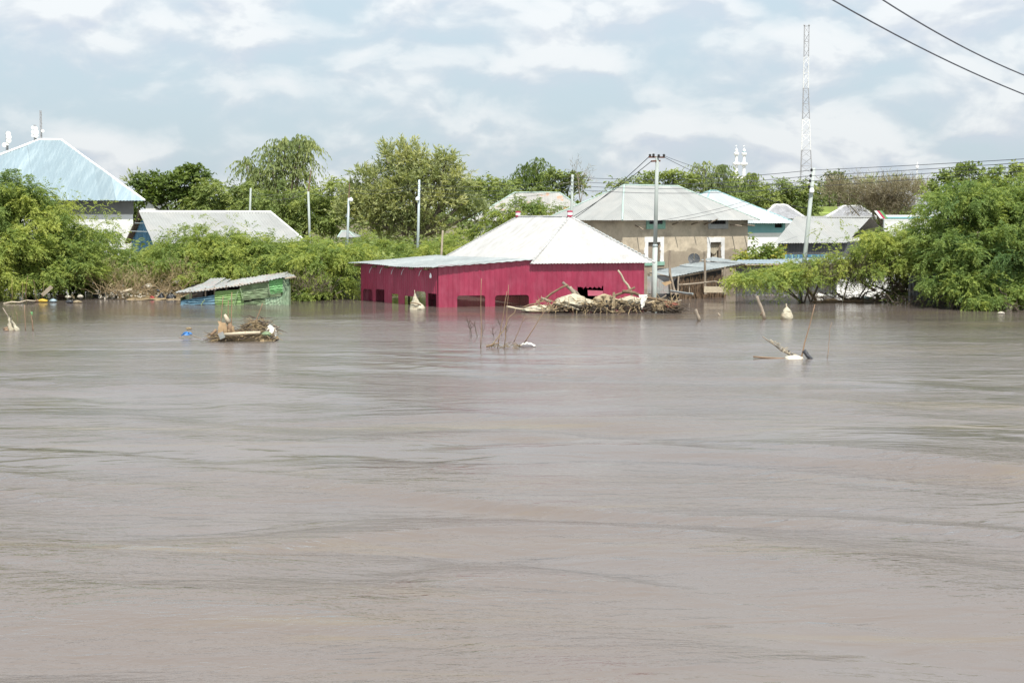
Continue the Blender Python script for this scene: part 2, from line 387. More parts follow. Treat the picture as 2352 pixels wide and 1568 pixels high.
# the long standing ripple that runs from the reeds to the right edge
yl = 42.9 - .245 * (X + 1.5) + .25 * np.sin(X * .35)
on = np.clip((X + 3.5) / 4, 0, 1)
Z += on * .035 * np.exp(-((Y - yl) / .35) ** 2) - on * .030 * np.exp(-((Y - yl - .9) / .7) ** 2)
yl2 = 31.6 + .10 * (X + 11) + .2 * np.sin(X * .5)
on2 = np.clip((-2 - X) / 5, 0, 1)
Z += on2 * (.026 * np.exp(-((Y - yl2) / .4) ** 2) - .022 * np.exp(-((Y - yl2 - .9) / .6) ** 2))
grid_mesh('water', xs, ys, Z, water_mat(), 'structure')

# ------------------------------------------------------------------ corrugated sheets
def sheets(parent, O, U, V, s0, s1, lo, hi, m, width=.8, pitch=.15, amp=.012, prof='sin', name='roof_sheet', breaks=(), jit=.004, thick=.006, sag=None):
    U = U.normalized(); V = V.normalized(); Nn = U.cross(V).normalized(); out = []
    a = s0; k = 0; org = ORG[parent.name]
    while a < s1 - 1e-4:
        b = min(a + width, s1)
        if s1 - b < width * .25: b = s1
        a0, b0_ = a, b; b = min(b + .05, s1)
        ss = []
        if prof == 'sin':
            n = max(2, round((b - a) / (pitch / 2)))
            ss = [(a + (b - a) * i / n, amp * (1 if i % 2 else -1)) for i in range(n + 1)]
        elif prof == 'rib':
            x = a; ss.append((a, 0.0)); p = pitch
            while x < b - 1e-4:
                for o_, h in ((.62, 0), (.70, amp), (.86, amp), (.94, 0)):
                    if x + o_ * p < b - .01: ss.append((x + o_ * p, h))
                x += p
            ss.append((b, 0.0))
        else: ss = [(a, 0.0), (b, 0.0)]
        def prof_at(s):
            for i in range(len(ss) - 1):
                if ss[i][0] <= s <= ss[i + 1][0]:
                    q = (s - ss[i][0]) / max(1e-6, ss[i + 1][0] - ss[i][0]); return ss[i][1] * (1 - q) + ss[i + 1][1] * q
            return 0.0
        ext = [(s, prof_at(s)) for s in breaks if a + 1e-4 < s < b - 1e-4]
        cols = sorted(ss + ext)
        mb = MB(); off = (.007 if k % 2 else 0.0) + random.uniform(0, jit); tilt = random.uniform(-jit, jit)
        vs_ = []; ok = []
        for s, d in cols:
            l, h = lo(s), hi(s)
            okc = h - l > .012
            if not okc: h = l + .012
            dd = d + off
            for t_ in (l, h):
                g = sag(s, t_) if sag else 0.0
                vs_.append(O + U * s + V * t_ + Nn * (dd + tilt * t_ + g))
            for t_ in (l, h):
                g = sag(s, t_) if sag else 0.0
                vs_.append(O + U * s + V * t_ + Nn * (dd - thick + tilt * t_ + g))
            ok.append(okc)
        fs_ = []
        for i in range(len(cols) - 1):
            if not (ok[i] or ok[i + 1]): continue
            p, q = 4 * i, 4 * i + 4
            fs_ += [[p, q, q + 1, p + 1], [p + 2, p + 3, q + 3, q + 2], [p, p + 2, q + 2, q], [p + 1, q + 1, q + 3, p + 3]]
        if fs_:
            used = sorted({i for f in fs_ for i in f}); mp = {j: i for i, j in enumerate(used)}
            mb.add([vs_[j] for j in used], [[mp[i] for i in f] for f in fs_])
            out.append(mb.build(name, m, parent))
        a = b0_; k += 1
    return out
def facet(parent, pts, m, **kw):
    """roof plane: pts[0]->pts[1] is the eave (left to right seen from outside), the rest go round to the ridge."""
    pts = [Vector(p) for p in pts]
    U = (pts[1] - pts[0]).normalized(); nrm = Vector((0, 0, 0))
    for i in range(len(pts)): nrm += (pts[i] - pts[0]).cross(pts[(i + 1) % len(pts)] - pts[0])
    nrm.normalize(); V = nrm.cross(U)
    st = [((p - pts[0]).dot(U), (p - pts[0]).dot(V)) for p in pts]
    s0, s1 = min(a for a, _ in st), max(a for a, _ in st)
    def span(s):
        ts = []
        for i in range(len(st)):
            (a, b), (c, d) = st[i], st[(i + 1) % len(st)]
            if abs(a - c) < 1e-6: continue
            if min(a, c) - 1e-6 <= s <= max(a, c) + 1e-6: ts.append(b + (d - b) * (s - a) / (c - a))
        return (min(ts), max(ts)) if ts else (0, 0)
    br = [a for a, _ in st]
    return sheets(parent, pts[0], U, V, s0, s1, lambda s: span(s)[0], lambda s: span(s)[1], m, breaks=br, **kw)
def hip_roof(parent, c, e, r, m, mcap, name='roof', capr=.07, facets=(0, 1, 2, 3), seal=True, **kw):
    """c: four eave corners counter-clockwise from above, ridge ends r[0] (next to edge c0-c1 or c3-c0 by e), r[1]."""
    mb = MB()
    if e == 'u':        # ridge runs along c0->c1
        links = [(c[0], r[0]), (c[3], r[0]), (c[1], r[1]), (c[2], r[1]), (r[0], r[1])]
        fs = [[c[0], c[1], r[1], r[0]], [c[1], c[2], r[1]], [c[2], c[3], r[0], r[1]], [c[3], c[0], r[0]]]
    else:               # ridge runs along c0->c3
        links = [(c[0], r[0]), (c[1], r[0]), (c[2], r[1]), (c[3], r[1]), (r[0], r[1])]
        fs = [[c[0], c[1], r[0]], [c[1], c[2], r[1], r[0]], [c[2], c[3], r[1]], [c[3], c[0], r[0], r[1]]]
    for a, b in links:
        pts = [Vector(a).lerp(Vector(b), i / 8) + Vector((random.uniform(-1, 1), random.uniform(-1, 1), random.uniform(-.6, .6))) * .012 for i in range(9)]
        mb.tube([p + Vector((0, 0, .015)) for p in pts], [capr * random.uniform(.9, 1.1) for _ in pts], 6)
    roof = mb.build(name, mcap, parent)
    for i in facets: facet(roof, fs[i], m, **kw)
    return roof
def plank(mb, p0, p1, wd, th, up):
    p0, p1 = Vector(p0), Vector(p1); x = (p1 - p0); l = x.length; x.normalize(); z = up - x * up.dot(x); z.normalize()
    mb.box((p0 + p1) / 2, (l, th, wd), (x, z.cross(x), z)); return mb
Zv = Vector((0, 0, 1))
# ------------------------------------------------------------------ the flooded red house
def line_t(P, u, qx):
    """parameter along the level line P + u t at which it crosses column qx of the view"""
    k = (qx - CX) / FPX
    def col(t):
        q = P + u * t; c = q.y * CP + (CAM_H - q.z) * SP
        return q.x / c - k
    a, b = -60.0, 120.0
    a = max(a, (1.0 - P.y) / u.y if u.y > 0 else a)
    for _ in range(80):
        mth = (a + b) / 2
        if (col(mth) < 0) == (u.x / 1 > 0): a = mth
        else: b = mth
    return (a + b) / 2
def sag_noise(a, b): return lambda s, t: .035 * math.sin(s * 1.3 + a) * min(1, t / 2) + .02 * math.sin(s * .5 + b)
PN = wat(1007, 706); PL = wat(829, 690)
uF = Vector((math.cos(R(14)), math.sin(R(14)), 0)); uL = (PN - PL).normalized(); lenL = (PN - PL).length
house = thing('flooded_house', 'dark red sheet-metal house with a white hipped roof standing in the floodwater', 'house', (1.2, 64, 0))
tJ = line_t(PN, uF, 1222); tR = line_t(PN, uF, 1479)
def zt(qy, P): return at(1176, qy, P.y).z
zN, zC, zL = 1.80, 2.02, 1.80
PC = PN + uF * tJ; PR = PN + uF * tR; PD = PL + uF * tJ * .98
# openings on the front wall: (s from, s to, top, corner radius)
def op(P, u, qa, qb, qtop, rad):
    a, b = line_t(P, u, qa), line_t(P, u, qb); mid = P + u * ((a + b) / 2); return (a, b, zt(qtop, mid), rad)
opF = [op(PN, uF, 1050, 1114, 678.5, .10), op(PN, uF, 1137, 1215, 677.5, .13)]
hole = op(PN, uF, 1326, 1385, 660.5, 0.0)
def low_fn(ops, base=-1.2):
    def lo(s):
        for a, b, top, rad in ops:
            if a <= s <= b:
                d = min(s - a, b - s)
                if rad and d < rad: return top - rad + math.sqrt(max(0, rad * rad - (rad - d) ** 2))
                return top
        return base
    return lo
def brk(ops):
    o = []
    for a, b, top, rad in ops:
        o += [a - .002, a + .001, b - .001, b + .002]
        if rad: o += [a + rad * f for f in (.08, .25, .5, 1)] + [b - rad * f for f in (.08, .25, .5, 1)]
    return o
def lo_front(s):
    base = low_fn(opF)(s)
    if hole[0] <= s <= hole[1]:
        return hole[2] + .035 * math.sin(s * 31) + (.06 if s < hole[0] + .12 or s > hole[1] - .07 else 0) + .02 * math.sin(s * 77)
    return base
def hi_front(s): return (zN + (zC - zN) * s / tJ - .03) if s < tJ else 1.90
sheets(house, PN.copy(), uF, Zv, 0, tR, lo_front, hi_front, M['red'], width=.92, pitch=.23, amp=.015, prof='rib', name='wall_sheet',
       breaks=brk(opF) + [hole[0] - .002, hole[1] + .002, tJ - .001, tJ + .001] + list(np.linspace(hole[0], hole[1], 16)), thick=.004)
flap = MB()
fa, fb = PN + uF * (hole[0] + .45) - uF.cross(Zv) * .0, PN + uF * (hole[1] - .02)
nF = uF.cross(Zv)                                   # outward
flap.slab([fa + Zv * .42 + nF * .12, fb + Zv * .40 + nF * .10, fb + Zv * .62 + nF * .02, fa + Zv * .66 + nF * .05], .012, nF)
flap.build('torn_flap', M['redflap'], house)
# wire mesh in the two front openings
for a, b, top, rad in opF:
    mb = MB(); z0 = -.25; hgt = top - z0; st_ = .085
    n = int((b - a + hgt) / st_)
    for i in range(n):
        for sgn in (1, -1):
            # diagonal strand clipped to the opening
            x0 = a + i * st_ * 1.0 - (hgt if sgn > 0 else 0); pts = []
            xa, za, xb, zb = x0, z0, x0 + hgt * 1.0, top
            if sgn < 0: xa, za, xb, zb = x0 + hgt, z0, x0, top
            def clip(x, z, x2, z2):
                P_ = []
                for q in (0, 1):
                    pass
                d = x2 - x; t0, t1 = 0.0, 1.0
                for lim, s_ in ((a, 1), (b, -1)):
                    den = d * s_; num = (lim - x) * s_
                    if den > 0: t0 = max(t0, num / den)
                    elif den < 0: t1 = min(t1, num / den)
                return t0, t1
            t0, t1 = clip(xa, za, xb, zb)
            if t1 - t0 < .03: continue
            p = PN + uF * (xa + (xb - xa) * t0) + Zv * (za + (zb - za) * t0) - nF * .03
            q = PN + uF * (xa + (xb - xa) * t1) + Zv * (za + (zb - za) * t1) - nF * .03
            mb.bar(p, q, .0036, 3)
    mb.build('wire_mesh', M['rust'], house)
# left wall of the lean-to
nL = uL.cross(Zv)
opL = [op(PL, uL, 835, 856, 664, .10), op(PL, uL, 864, 883.5, 664.5, .06), op(PL, uL, 901, 915, 675, .03),
       op(PL, uL, 930, 953.5, 680, .03), op(PL, uL, 955, 977.5, 669, .10), op(PL, uL, 984, 1003, 674, .03)]
sheets(house, PL.copy(), uL, Zv, 0, lenL - .01, low_fn(opL), lambda s: 1.70 - .03 * s / lenL, M['red'], width=.92, pitch=.16, amp=.02, prof='sin',
       name='wall_sheet', breaks=brk(opL), thick=.004)
# hidden walls: lean-to back with a gap, house back, left and right
vH = Vector((-.34, .94, 0)).normalized()
E0 = PN + uF * tJ
E1, E3 = PR, E0 + vH * 11.2
E2 = E1 + vH * 11.2
uB = (PD - PL).normalized(); lB = (PD - PL).length
sheets(house, PD + Vector((0, 0, 0)), -uB, Zv, 0, lB, low_fn([(lB - 3.0, lB - 1.2, .8, 0)]), lambda s: 1.95 - .2 * s / lB, M['red'], width=.92, pitch=.23, amp=.02, prof='rib', name='wall_sheet', breaks=[lB - 3.0, lB - 1.2], thick=.004)
for a, b in ((E1, E2), (E2, E3), (E3, E0)):
    sheets(house, a.copy(), (b - a), Zv, .02, (b - a).length - .02, lambda s: -1.2, lambda s: 1.88, M['red'], width=.92, pitch=.23, amp=.02, prof='rib', name='wall_sheet', thick=.004)
# hipped roof
ov = .21
c0 = E0 - uF * .10 + nF * ov - vH * .0; c1 = E1 + uF * .42 + nF * ov
zE = 1.83
c0.z = c1.z = zE; c3 = c0 + vH * 12.3; c2 = c1 + vH * 12.3
r0 = c0.lerp(c1, .5) + vH * 2.75; r1 = c3.lerp(c2, .5) - vH * 2.75
r0.z = r1.z = 3.84
roof = hip_roof(house, [c0, c1, c2, c3], 'v', [r0, r1], M['white_roof'], M['white_roof'], capr=.045, width=.82, pitch=.15, amp=.014)
for rp in (r0, r1):
    f_ = MB().lathe(rp + Zv * -.02, [(.10, 0), (.125, .06), (.125, .10)], 14).build('finial', M['pink'], house)
    MB().lathe(rp + Zv * .08, [(.120, 0), (.122, .12)], 14).build('white_band', M['white_clean'], f_)
    MB().lathe(rp + Zv * .20, [(.125, 0), (.13, .07), (.07, .08)], 14).build('finial_cap', M['pink'], f_)
mb = MB()                                              # barge strip along the right hip
for i in range(20):
    p = c1.lerp(r0, .06 + i * .042) + Vector((.05, -.05, .03)); mb.box(p, (.12, .03, .02), ((r0 - c1).normalized(), (r0 - c1).normalized().orthogonal(), (r0 - c1).normalized().cross((r0 - c1).normalized().orthogonal())))
mb.build('hip_flashing', M['zinc'], roof)
mb = MB()                                              # broken lap line down the near left hip
for i in range(17):
    p = c0.lerp(r0, .05 + i * .054) + Vector((-.02, -.05, .035)); e_ = (r0 - c0).normalized(); mb.box(p, (.07, .02, .014), (e_, e_.orthogonal(), e_.cross(e_.orthogonal())))
mb.build('hip_flashing', M['zinc'], roof)
# lean-to roof
LA = PL + nL * .42 - uL * .45; LA.z = 1.735
LB = PN + nL * .36 + uL * .10; LB.z = 1.715
LC = PC + nF * .05 + uL * .1; LC.z = 2.015
LD = PD - uL * .9; LD.z = 2.03
lean = MB()
for f in (.08, .5, .92): lean.bar(LA.lerp(LB, f) - Zv * .07, LD.lerp(LC, f) - Zv * .07, .04, 4)
leanroof = lean.build('lean_to_roof', M['wood_brown'], house)
def lean_sag(s, t): return .035 * math.sin(s * .95 + .4) * max(0, 1 - t / 2.0) - .02 * (1 - t / 4)
facet(leanroof, [LA, LB, LC, LD], M['zinc'], width=.85, pitch=.15, amp=.013, sag=lean_sag)
for f in (.18, .32, .47, .60, .82):                      # wire loops tied under the eave
    p = PL.lerp(PN, f) + nL * .09 + Zv * 1.58
    MB().tube([p, p + Vector((-.08, -.03, -.12)), p + Vector((-.12, -.03, -.27))], .014, 4).build('eave_wire', M['galv'], house)
p = PN.lerp(PL, .055) + nL * .16
lb = MB().lathe(p + Zv * 1.24, [(.03, 0), (.05, .05), (.05, .10), (.028, .16), (.028, .21)], 8).build('lamp', M['bulb'], house)
for f, q in ((.2, 0), (.36, 0), (.52, 0), (.68, 0), (.86, 0)):
    p = PL.lerp(PN, f) + nL * .05; MB().box(p + Zv * 1.60, (.34, .04, .09), (uL, nL, Zv)).build('rafter_end', M['wood_brown'], house)
MB().box(PL - uL * .22 + Zv * 1.62, (.6, .05, .1), (uL, nL, Zv)).build('rafter_end', M['wood_brown'], house)
# interior posts so the dark openings have depth
mb = MB()
for a in (.25, .5, .75):
    p = PL.lerp(PN, a) - nL * 1.6; mb.bar(p - Zv, p + Zv * 1.7, .05, 6)
mb.build('inner_post', M['wood_brown'], house)

# grey corrugated fence left of the red house, with its dark roof edge
fx0, fx1 = wat(766, 684), wat(829, 684.5); fx1.y += .35
fen = thing('sheet_fence', 'grey vertical corrugated sheet fence joining the left side of the red house', 'fence', fx0.lerp(fx1, .5))
sheets(fen, fx0.copy(), fx1 - fx0, Zv, 0, (fx1 - fx0).length, lambda s: -1.2, lambda s: .86 + .12 * math.sin(s * 2), M['zinc_old'], width=.6, pitch=.15, amp=.03, name='fence_sheet')
mb = MB(); plank(mb, at(790, 632, fx0.y + .6), at(832, 634, fx0.y + .9), .14, .08, Zv); mb.build('top_rail', M['wood_brown'], fen)

# ------------------------------------------------------------------ leaning green shed
YS = 62.3
shed = thing('collapsed_shed', 'low patchwork shed of green and blue metal sheets leaning under a tilted zinc roof', 'shed', wat(540, 697))
def shed_panel(name, q, m, dy=0.0, prof='sin', pitch=.2, amp=.016, width=5, horiz=True, th=.01):
    """four sheet corners (left-bottom, right-bottom, right-top, left-top)"""
    P = [at(x, y, YS + dy * .6 + .04) for x, y in q]
    mb = MB(); n = 9; rows = []
    for j in range(n + 1):
        t = j / n; a, b = P[0].lerp(P[3], t), P[1].lerp(P[2], t)
        d = (amp if j % 2 else -amp) if horiz else 0
        cols = 7 if horiz else 12
        rows.append([a.lerp(b, i / cols) + Vector((random.uniform(-1, 1) * .008, d + (0 if horiz else (amp if i % 2 else -amp)) + random.uniform(-1, 1) * .018, random.uniform(-1, 1) * .006)) for i in range(cols + 1)])
    for j in range(n):
        for i in range(len(rows[0]) - 1): mb.quad(rows[j][i], rows[j][i + 1], rows[j + 1][i + 1], rows[j + 1][i])
    off = Vector((0, th, 0))
    for j in range(n):
        for i in range(len(rows[0]) - 1): mb.quad(rows[j][i] + off, rows[j + 1][i] + off, rows[j + 1][i + 1] + off, rows[j][i + 1] + off)
    return mb.build(name, m, shed)
W0 = 703
shed_panel('wall_sheet', [(414, W0), (495, W0), (494, 677), (452, 684)], M['blue_b'])
shed_panel('wall_sheet', [(414, W0), (470, W0), (460, 682), (416, 690)], M['blue_b'], .06)
shed_panel('wall_sheet', [(493, W0 + 1), (560, W0 + 1), (559, 683), (493, 688)], M['green_a'], -.02)
shed_panel('wall_sheet', [(493, 690), (559, 686), (557, 664), (493.5, 669)], M['green_a'], -.05)
shed_panel('wall_sheet', [(558, W0), (612, W0), (611, 684), (558, 694)], M['green_b'], .03)
shed_panel('wall_sheet', [(556, 690), (646, 679), (646, 668), (555, 680)], M['green_b'], -.09)
shed_panel('wall_sheet', [(554, 682), (622, 674), (618, 661), (554, 668)], M['green_b'], -.06)
shed_panel('wall_sheet', [(553, 670), (625, 662), (622, 646), (551, 656)], M['green_b'], -.03)
shed_panel('wall_sheet', [(610, W0), (652, W0), (650, 679), (610, 684)], M['green_d'], -.03, horiz=False)
shed_panel('wall_sheet', [(619, 676), (651, 671), (650, 660), (619, 664)], M['green_c'], -.10)
shed_panel('wall_sheet', [(619, 665), (650, 661), (650, 638), (617, 644)], M['green_c'], -.07)
shed_panel('wall_sheet', [(649, W0), (667, W0), (664, 638.5), (649, 640)], M['green_d'], -.11, horiz=False)
mb = MB()                                                   # bent strips on the seams
for x0, y0, x1, y1 in ((536, 701, 547, 668), (557, 684, 552, 662), (462, 700, 470, 689), (620, 676, 616, 652), (651, 644, 658, 655)):
    mb.tube(jag(at(x0, y0, YS - .13), at(x1, y1, YS - .15), 4, .03), .022, 5)
mb.build('bent_strip', M['green_b'], shed)
RA, RB = at(399, 673, YS - .16), at(678, 633.8, YS - .16)
RC, RD = at(662, 631.5, YS + 4.0), at(472, 650, YS + 4.0)
for x in (437, 472, 493, 520, 551, 575): MB().bar(at(x, 690, YS + .12), at(x, 655 - (x - 520) * .12, YS + .12), .035, 5).build('post', M['wood'], shed)
mb = MB(); mb.bar(RD + Vector((0, 0, -.06)), RC + Vector((0, 0, -.06)), .035, 5)
sroof = mb.build('roof', M['wood'], shed)
MB().bar(RA.lerp(RB, .03) + Vector((0, .2, -.06)), RB + Vector((0, .2, -.06)), .035, 5).build('rafter', M['wood'], sroof)
def srag(s, t): return .02 * math.sin(s * 2.1) * (t / 4) + .008 * math.sin(s * 5 + t) - .05 * math.exp(-((s - 1.2) / .8) ** 2) * (1 - t / 4)
RM, RN = at(503, 662.5, YS - .18), at(530, 635.5, YS + 4.0)
facet(sroof, [RA, RM, RN, RD], M['zinc_old'], width=.7, pitch=.15, amp=.018, sag=srag, jit=.02)
facet(sroof, [at(497, 662.2, YS - .20), RB, RC, at(522, 637.5, YS + 3.9)], M['zinc_old'], width=.7, pitch=.15, amp=.018, sag=srag, jit=.02)
mb = MB(); plank(mb, at(655, 639, YS - .2), at(678, 634.5, YS - .2), .06, .05, Zv); mb.build('fascia_board', M['wood_pale'], shed)
for a, b in ((at(667, 703, YS - .1), at(666, 700, YS + 4)), (at(416, 703, YS + .1), at(440, 700, YS + 4))):
    a.z = b.z = 0
    sheets(shed, a, b - a, Zv, 0, (b - a).length, lambda s: -.8, lambda s: .9 if a.x > -10 else .3, M['green_b'], width=1.0, pitch=.2, amp=.02, name='wall_sheet')
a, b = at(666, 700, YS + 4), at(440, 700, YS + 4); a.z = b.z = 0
sheets(shed, a, b - a, Zv, 0, (b - a).length, lambda s: -.8, lambda s: 1.08 - .085 * s, M['dark'], width=1.0, pitch=.2, amp=.02, name='wall_sheet')  # near-black back wall, the shed's inner shade put into its colour
# ------------------------------------------------------------------ mud plaster house with grey hipped roof
def wall_box(mb, P, u, s0, s1, z0, z1, th):
    """solid wall piece along u, outer face on the line, thickness inwards"""
    n = u.cross(Zv); a, b = P + u * s0, P + u * s1
    mb.hexa([Vector((a.x, a.y, z0)), Vector((b.x, b.y, z0)), Vector((b.x, b.y, z0)) - n * th, Vector((a.x, a.y, z0)) - n * th,
             Vector((a.x, a.y, z1)), Vector((b.x, b.y, z1)), Vector((b.x, b.y, z1)) - n * th, Vector((a.x, a.y, z1)) - n * th])
def walled(mb, P, u, length, z0, z1, th, ops):
    """wall with rectangular holes (s0,s1,zlo,zhi)"""
    x = 0.0
    for a, b, zl, zh in sorted(ops):
        wall_box(mb, P, u, x, a, z0, z1, th); wall_box(mb, P, u, a, b, z0, zl, th); wall_box(mb, P, u, a, b, zh, z1, th); x = b
    wall_box(mb, P, u, x, length, z0, z1, th)
TH = R(38); uT = Vector((math.cos(TH), math.sin(TH), 0)); nT = uT.cross(Zv); vT = -nT
K = at(1430.5, 505, 75.0); K.z = 0
LT = line_t(K + Zv * 2, uT, 1717); DT = 5.6
mud = thing('mud_plaster_house', 'tan mud-plastered house with flood tide mark, grey hipped zinc roof and two white-framed windows', 'house', K + uT * LT / 2 + vT * DT / 2)
def zq(qy, P): return at(1176, qy, P.y).z
def win(qa, qb, qt, qb2):
    a, b = line_t(K + Zv * 2, uT, qa), line_t(K + Zv * 2, uT, qb); P = K + uT * ((a + b) / 2)
    return a, b, zq(qb2, P), zq(qt, P)
w1 = win(1488, 1516, 556, 601); w2 = win(1631, 1656, 556, 601)
v1 = win(1489.5, 1520.5, 507, 514.8); v2 = win(1631, 1665, 507, 514.8)
mb = MB()
walled(mb, K, uT, LT, -1.0, 3.72, .28, [w1, w2])
K3 = K + vT * DT
walled(mb, K3, -vT, DT - .281, -1.0, 3.70, .28, [])
wall_box(mb, K + uT * LT, vT, .281, DT, -1.0, 3.70, .28); wall_box(mb, K3 + uT * (LT - .281), -uT, 0, LT - .563, -1.0, 3.70, .28)
mb.build('wall', M['mud'], mud)
def uneven_frame(a, b, zl, zh, wd, m, name):
    mb = MB()
    def pt(s, z): return K + uT * s + Zv * z + nT * .035
    def strip(p, q, n, wx, wz):
        # a plaster band of uneven width made of butted blocks
        for i in range(n):
            s0, z0 = p[0] + (q[0] - p[0]) * i / n, p[1] + (q[1] - p[1]) * i / n
            s1, z1 = p[0] + (q[0] - p[0]) * (i + 1) / n, p[1] + (q[1] - p[1]) * (i + 1) / n
            r1, r2 = random.uniform(.85, 1.12), random.uniform(.9, 1.1)
            if wx: c = [(s0 - wx * r1, z0), (s0, z0), (s1, z1), (s1 - wx * r1, z1)]
            else: c = [(s0, z0), (s1, z1), (s1, z1 + wz * r1), (s0, z0 + wz * r1)]
            P_ = [K + uT * x + Zv * z - nT * .01 for x, z in c]; Q_ = [K + uT * x + Zv * z + nT * (.03 + random.uniform(0, .006)) for x, z in c]
            mb.hexa(P_ + Q_)
    strip((a, zl), (a, zh), 7, wd, 0); strip((b + wd, zl), (b + wd, zh), 7, wd * .97, 0)
    strip((a - wd, zh), (b + wd, zh), 5, 0, wd); return mb.build(name, m, mud)
for (a, b, zl, zh), shut in ((w1, True), (w2, False)):
    fr = uneven_frame(a, b, zl, zh, .26, M['white'], 'window')
    sb = MB(); wall_box(sb, K + nT * .05, uT, a - .24, b + .30, zl - .20, zl, .16); sb.build('window_sill', M['teal_pale'] if shut else M['white'], fr)
    jm = MB()
    for s in (a, b - .07): wall_box(jm, K - nT * .06, uT, s, s + .07, zl, zh, .1)
    wall_box(jm, K - nT * .06, uT, a + .07, b - .07, zh - .08, zh, .1); jm.build('window_frame', M['wood'], fr)
    if shut:
        n = 4
        for i in range(n):
            p = MB(); x0 = a + .075 + (b - a - .15) * i / n; wall_box(p, K - nT * (.09 + .012 * (i % 2)), uT, x0, x0 + (b - a - .15) / n - .012, zl + .02, zh - .1, .025)
            p.build('shutter_board', M['wood'], fr)
    else:
        p = MB(); n = 10                                     # curtain pulled aside
        for i in range(n):
            s0, s1 = a + .08 + (b - a - .16) * i / n, a + .08 + (b - a - .16) * (i + 1) / n
            f0, f1 = i / n, (i + 1) / n
            zl0, zl1 = zh - .42 - .25 * math.sin(f0 * 3.1), zh - .42 - .25 * math.sin(f1 * 3.1)
            d = lambda f: .14 + .025 * math.sin(f * 30)
            A = [K + uT * s0 + Zv * zl0 - nT * d(f0), K + uT * s1 + Zv * zl1 - nT * d(f1), K + uT * s1 + Zv * (zh - .09) - nT * d(f1), K + uT * s0 + Zv * (zh - .09) - nT * d(f0)]
            p.hexa([x - nT * .01 for x in A] + A)
        p.build('curtain', M['curtain'], fr)
        p = MB(); wall_box(p, K - nT * .22, uT, a + (b - a) * .42, b - .08, zl + .02, zh - .1, .02); p.build('door_leaf', M['wood_pale'], fr)
        p = MB(); wall_box(p, K - nT * .27, uT, a, a + (b - a) * .42, zl, zl + 1.0, .02); p.build('hanging_cloth', M['darkred'], fr)
for (a, b, zl, zh), m in ((v1, M['teal_pale']), (v2, M['greyblock'])):
    p = MB(); wall_box(p, K + nT * .05, uT, a - .2, b + .2, zl - .26, zl, .045)
    wall_box(p, K + nT * .05, uT, a - .2, a, zl, zh + .05, .045); wall_box(p, K + nT * .05, uT, b, b + .2, zl, zh + .05, .045)
    vt = p.build('vent', m, mud)
    p = MB(); wall_box(p, K + nT * .012, uT, a, b, zl, zh + .05, .01); p.build('vent_opening', M['dark'], vt)
    p = MB()
    for i in range(6): MB().bar(K + uT * (a + (b - a) * (i + .5) / 6) + nT * .03 + Zv * zl, K + uT * (a + (b - a) * (i + .5) / 6) + nT * .03 + Zv * (zh + .05), .012, 4).build('vent_bar', M['darkgrey'], vt)
for qx, qy, l, dz, du in ((1463, 506, .42, -.35, .1), (1548, 513, .55, .30, .22), (1612 - 55, 512, .0, 0, 0), (1592 - 0, 511, .5, .28, .2), (1622, 516, .6, .4, .25), (1604, 509, 0, 0, 0), (1680, 509, .55, -.12, .3), (1708, 509, .55, -.10, .35)):
    if not l: continue
    s = line_t(K + Zv * 3.4, uT, qx - 4); p0 = K + uT * s + Zv * 3.42 - nT * .05
    MB().tube([p0, p0 + nT * l * .9 + uT * du * .4 + Zv * dz * .4, p0 + nT * l * 1.5 + uT * du * .6 + Zv * dz * .75], [.04, .038, .03], 6).build('wooden_peg', M['wood'], mud)
ov = .48; ze = 3.66
cT = [K + nT * ov - uT * ov, K + uT * (LT + ov) + nT * ov, K + uT * (LT + ov) + vT * (DT + ov), K + vT * (DT + ov) - uT * ov]
for c in cT: c.z = ze
hD = (DT + 2 * ov) / 2
rT = [cT[0] + uT * hD * .95 + vT * hD, cT[1] - uT * hD + vT * hD]
for r_ in rT: r_.z = 5.58
hip_roof(mud, cT, 'u', rT, M['zinc_pale'], M['caps_green'], capr=.045, width=.82, pitch=.15, amp=.013)

# ------------------------------------------------------------------ white and turquoise house behind it
Kw = at(1700, 513, 90.0); Kw.z = 0; TW = R(30); uW = Vector((math.cos(TW), math.sin(TW), 0)); nW = uW.cross(Zv); vW = -nW
LW_ = 8.0; DW = 7.0; Kw = Kw - uW * 3.2
wh = thing('white_house', 'white house with turquoise band below a banded pale roof, right of the mud house', 'house', Kw + uW * 4 + vW * 3)
zb = zq(535, Kw + uW * 5)
ww = (line_t(Kw + Zv * 2, uW, 1779), line_t(Kw + Zv * 2, uW, 1797), zq(523, Kw + uW * 6), zq(513.5, Kw + uW * 6))
LW_ = line_t(Kw + Zv * 2, uW, 1803)
mb = MB(); wall_box(mb, Kw, uW, 0, LW_, -1, zb, .25); wall_box(mb, Kw + vW * DW, -vW, 0, DW - .26, -1, zb, .25); wall_box(mb, Kw + uW * LW_, vW, .26, DW, -1, zb, .25); wall_box(mb, Kw + vW * DW + uW * (LW_ - .26), -uW, 0, LW_ - .52, -1, 3.4, .25)
mb.build('wall', M['white_clean'], wh)
mb = MB(); walled(mb, Kw, uW, LW_, zb, 3.5, .25, [ww]); wall_box(mb, Kw + vW * DW, -vW, 0, DW - .26, zb, 3.4, .25); wall_box(mb, Kw + uW * LW_, vW, .26, DW, zb, 3.4, .25)
mb.build('upper_wall', M['teal_paint'], wh)
mb = MB(); wall_box(mb, Kw - nW * .12, uW, ww[0], ww[1], ww[2], ww[3], .03); wn = mb.build('window', M['dark'], wh)
cW = [Kw + nW * .5 - uW * .5, Kw + uW * (LW_ + .55) + nW * .5, Kw + uW * (LW_ + .55) + vW * (DW + .5), Kw + vW * (DW + .5) - uW * .5]
for c in cW: c.z = 3.45
hW = DW / 2 + .5
rW = [cW[0] + uW * hW + vW * hW, cW[1] - uW * hW * .86 + vW * hW]
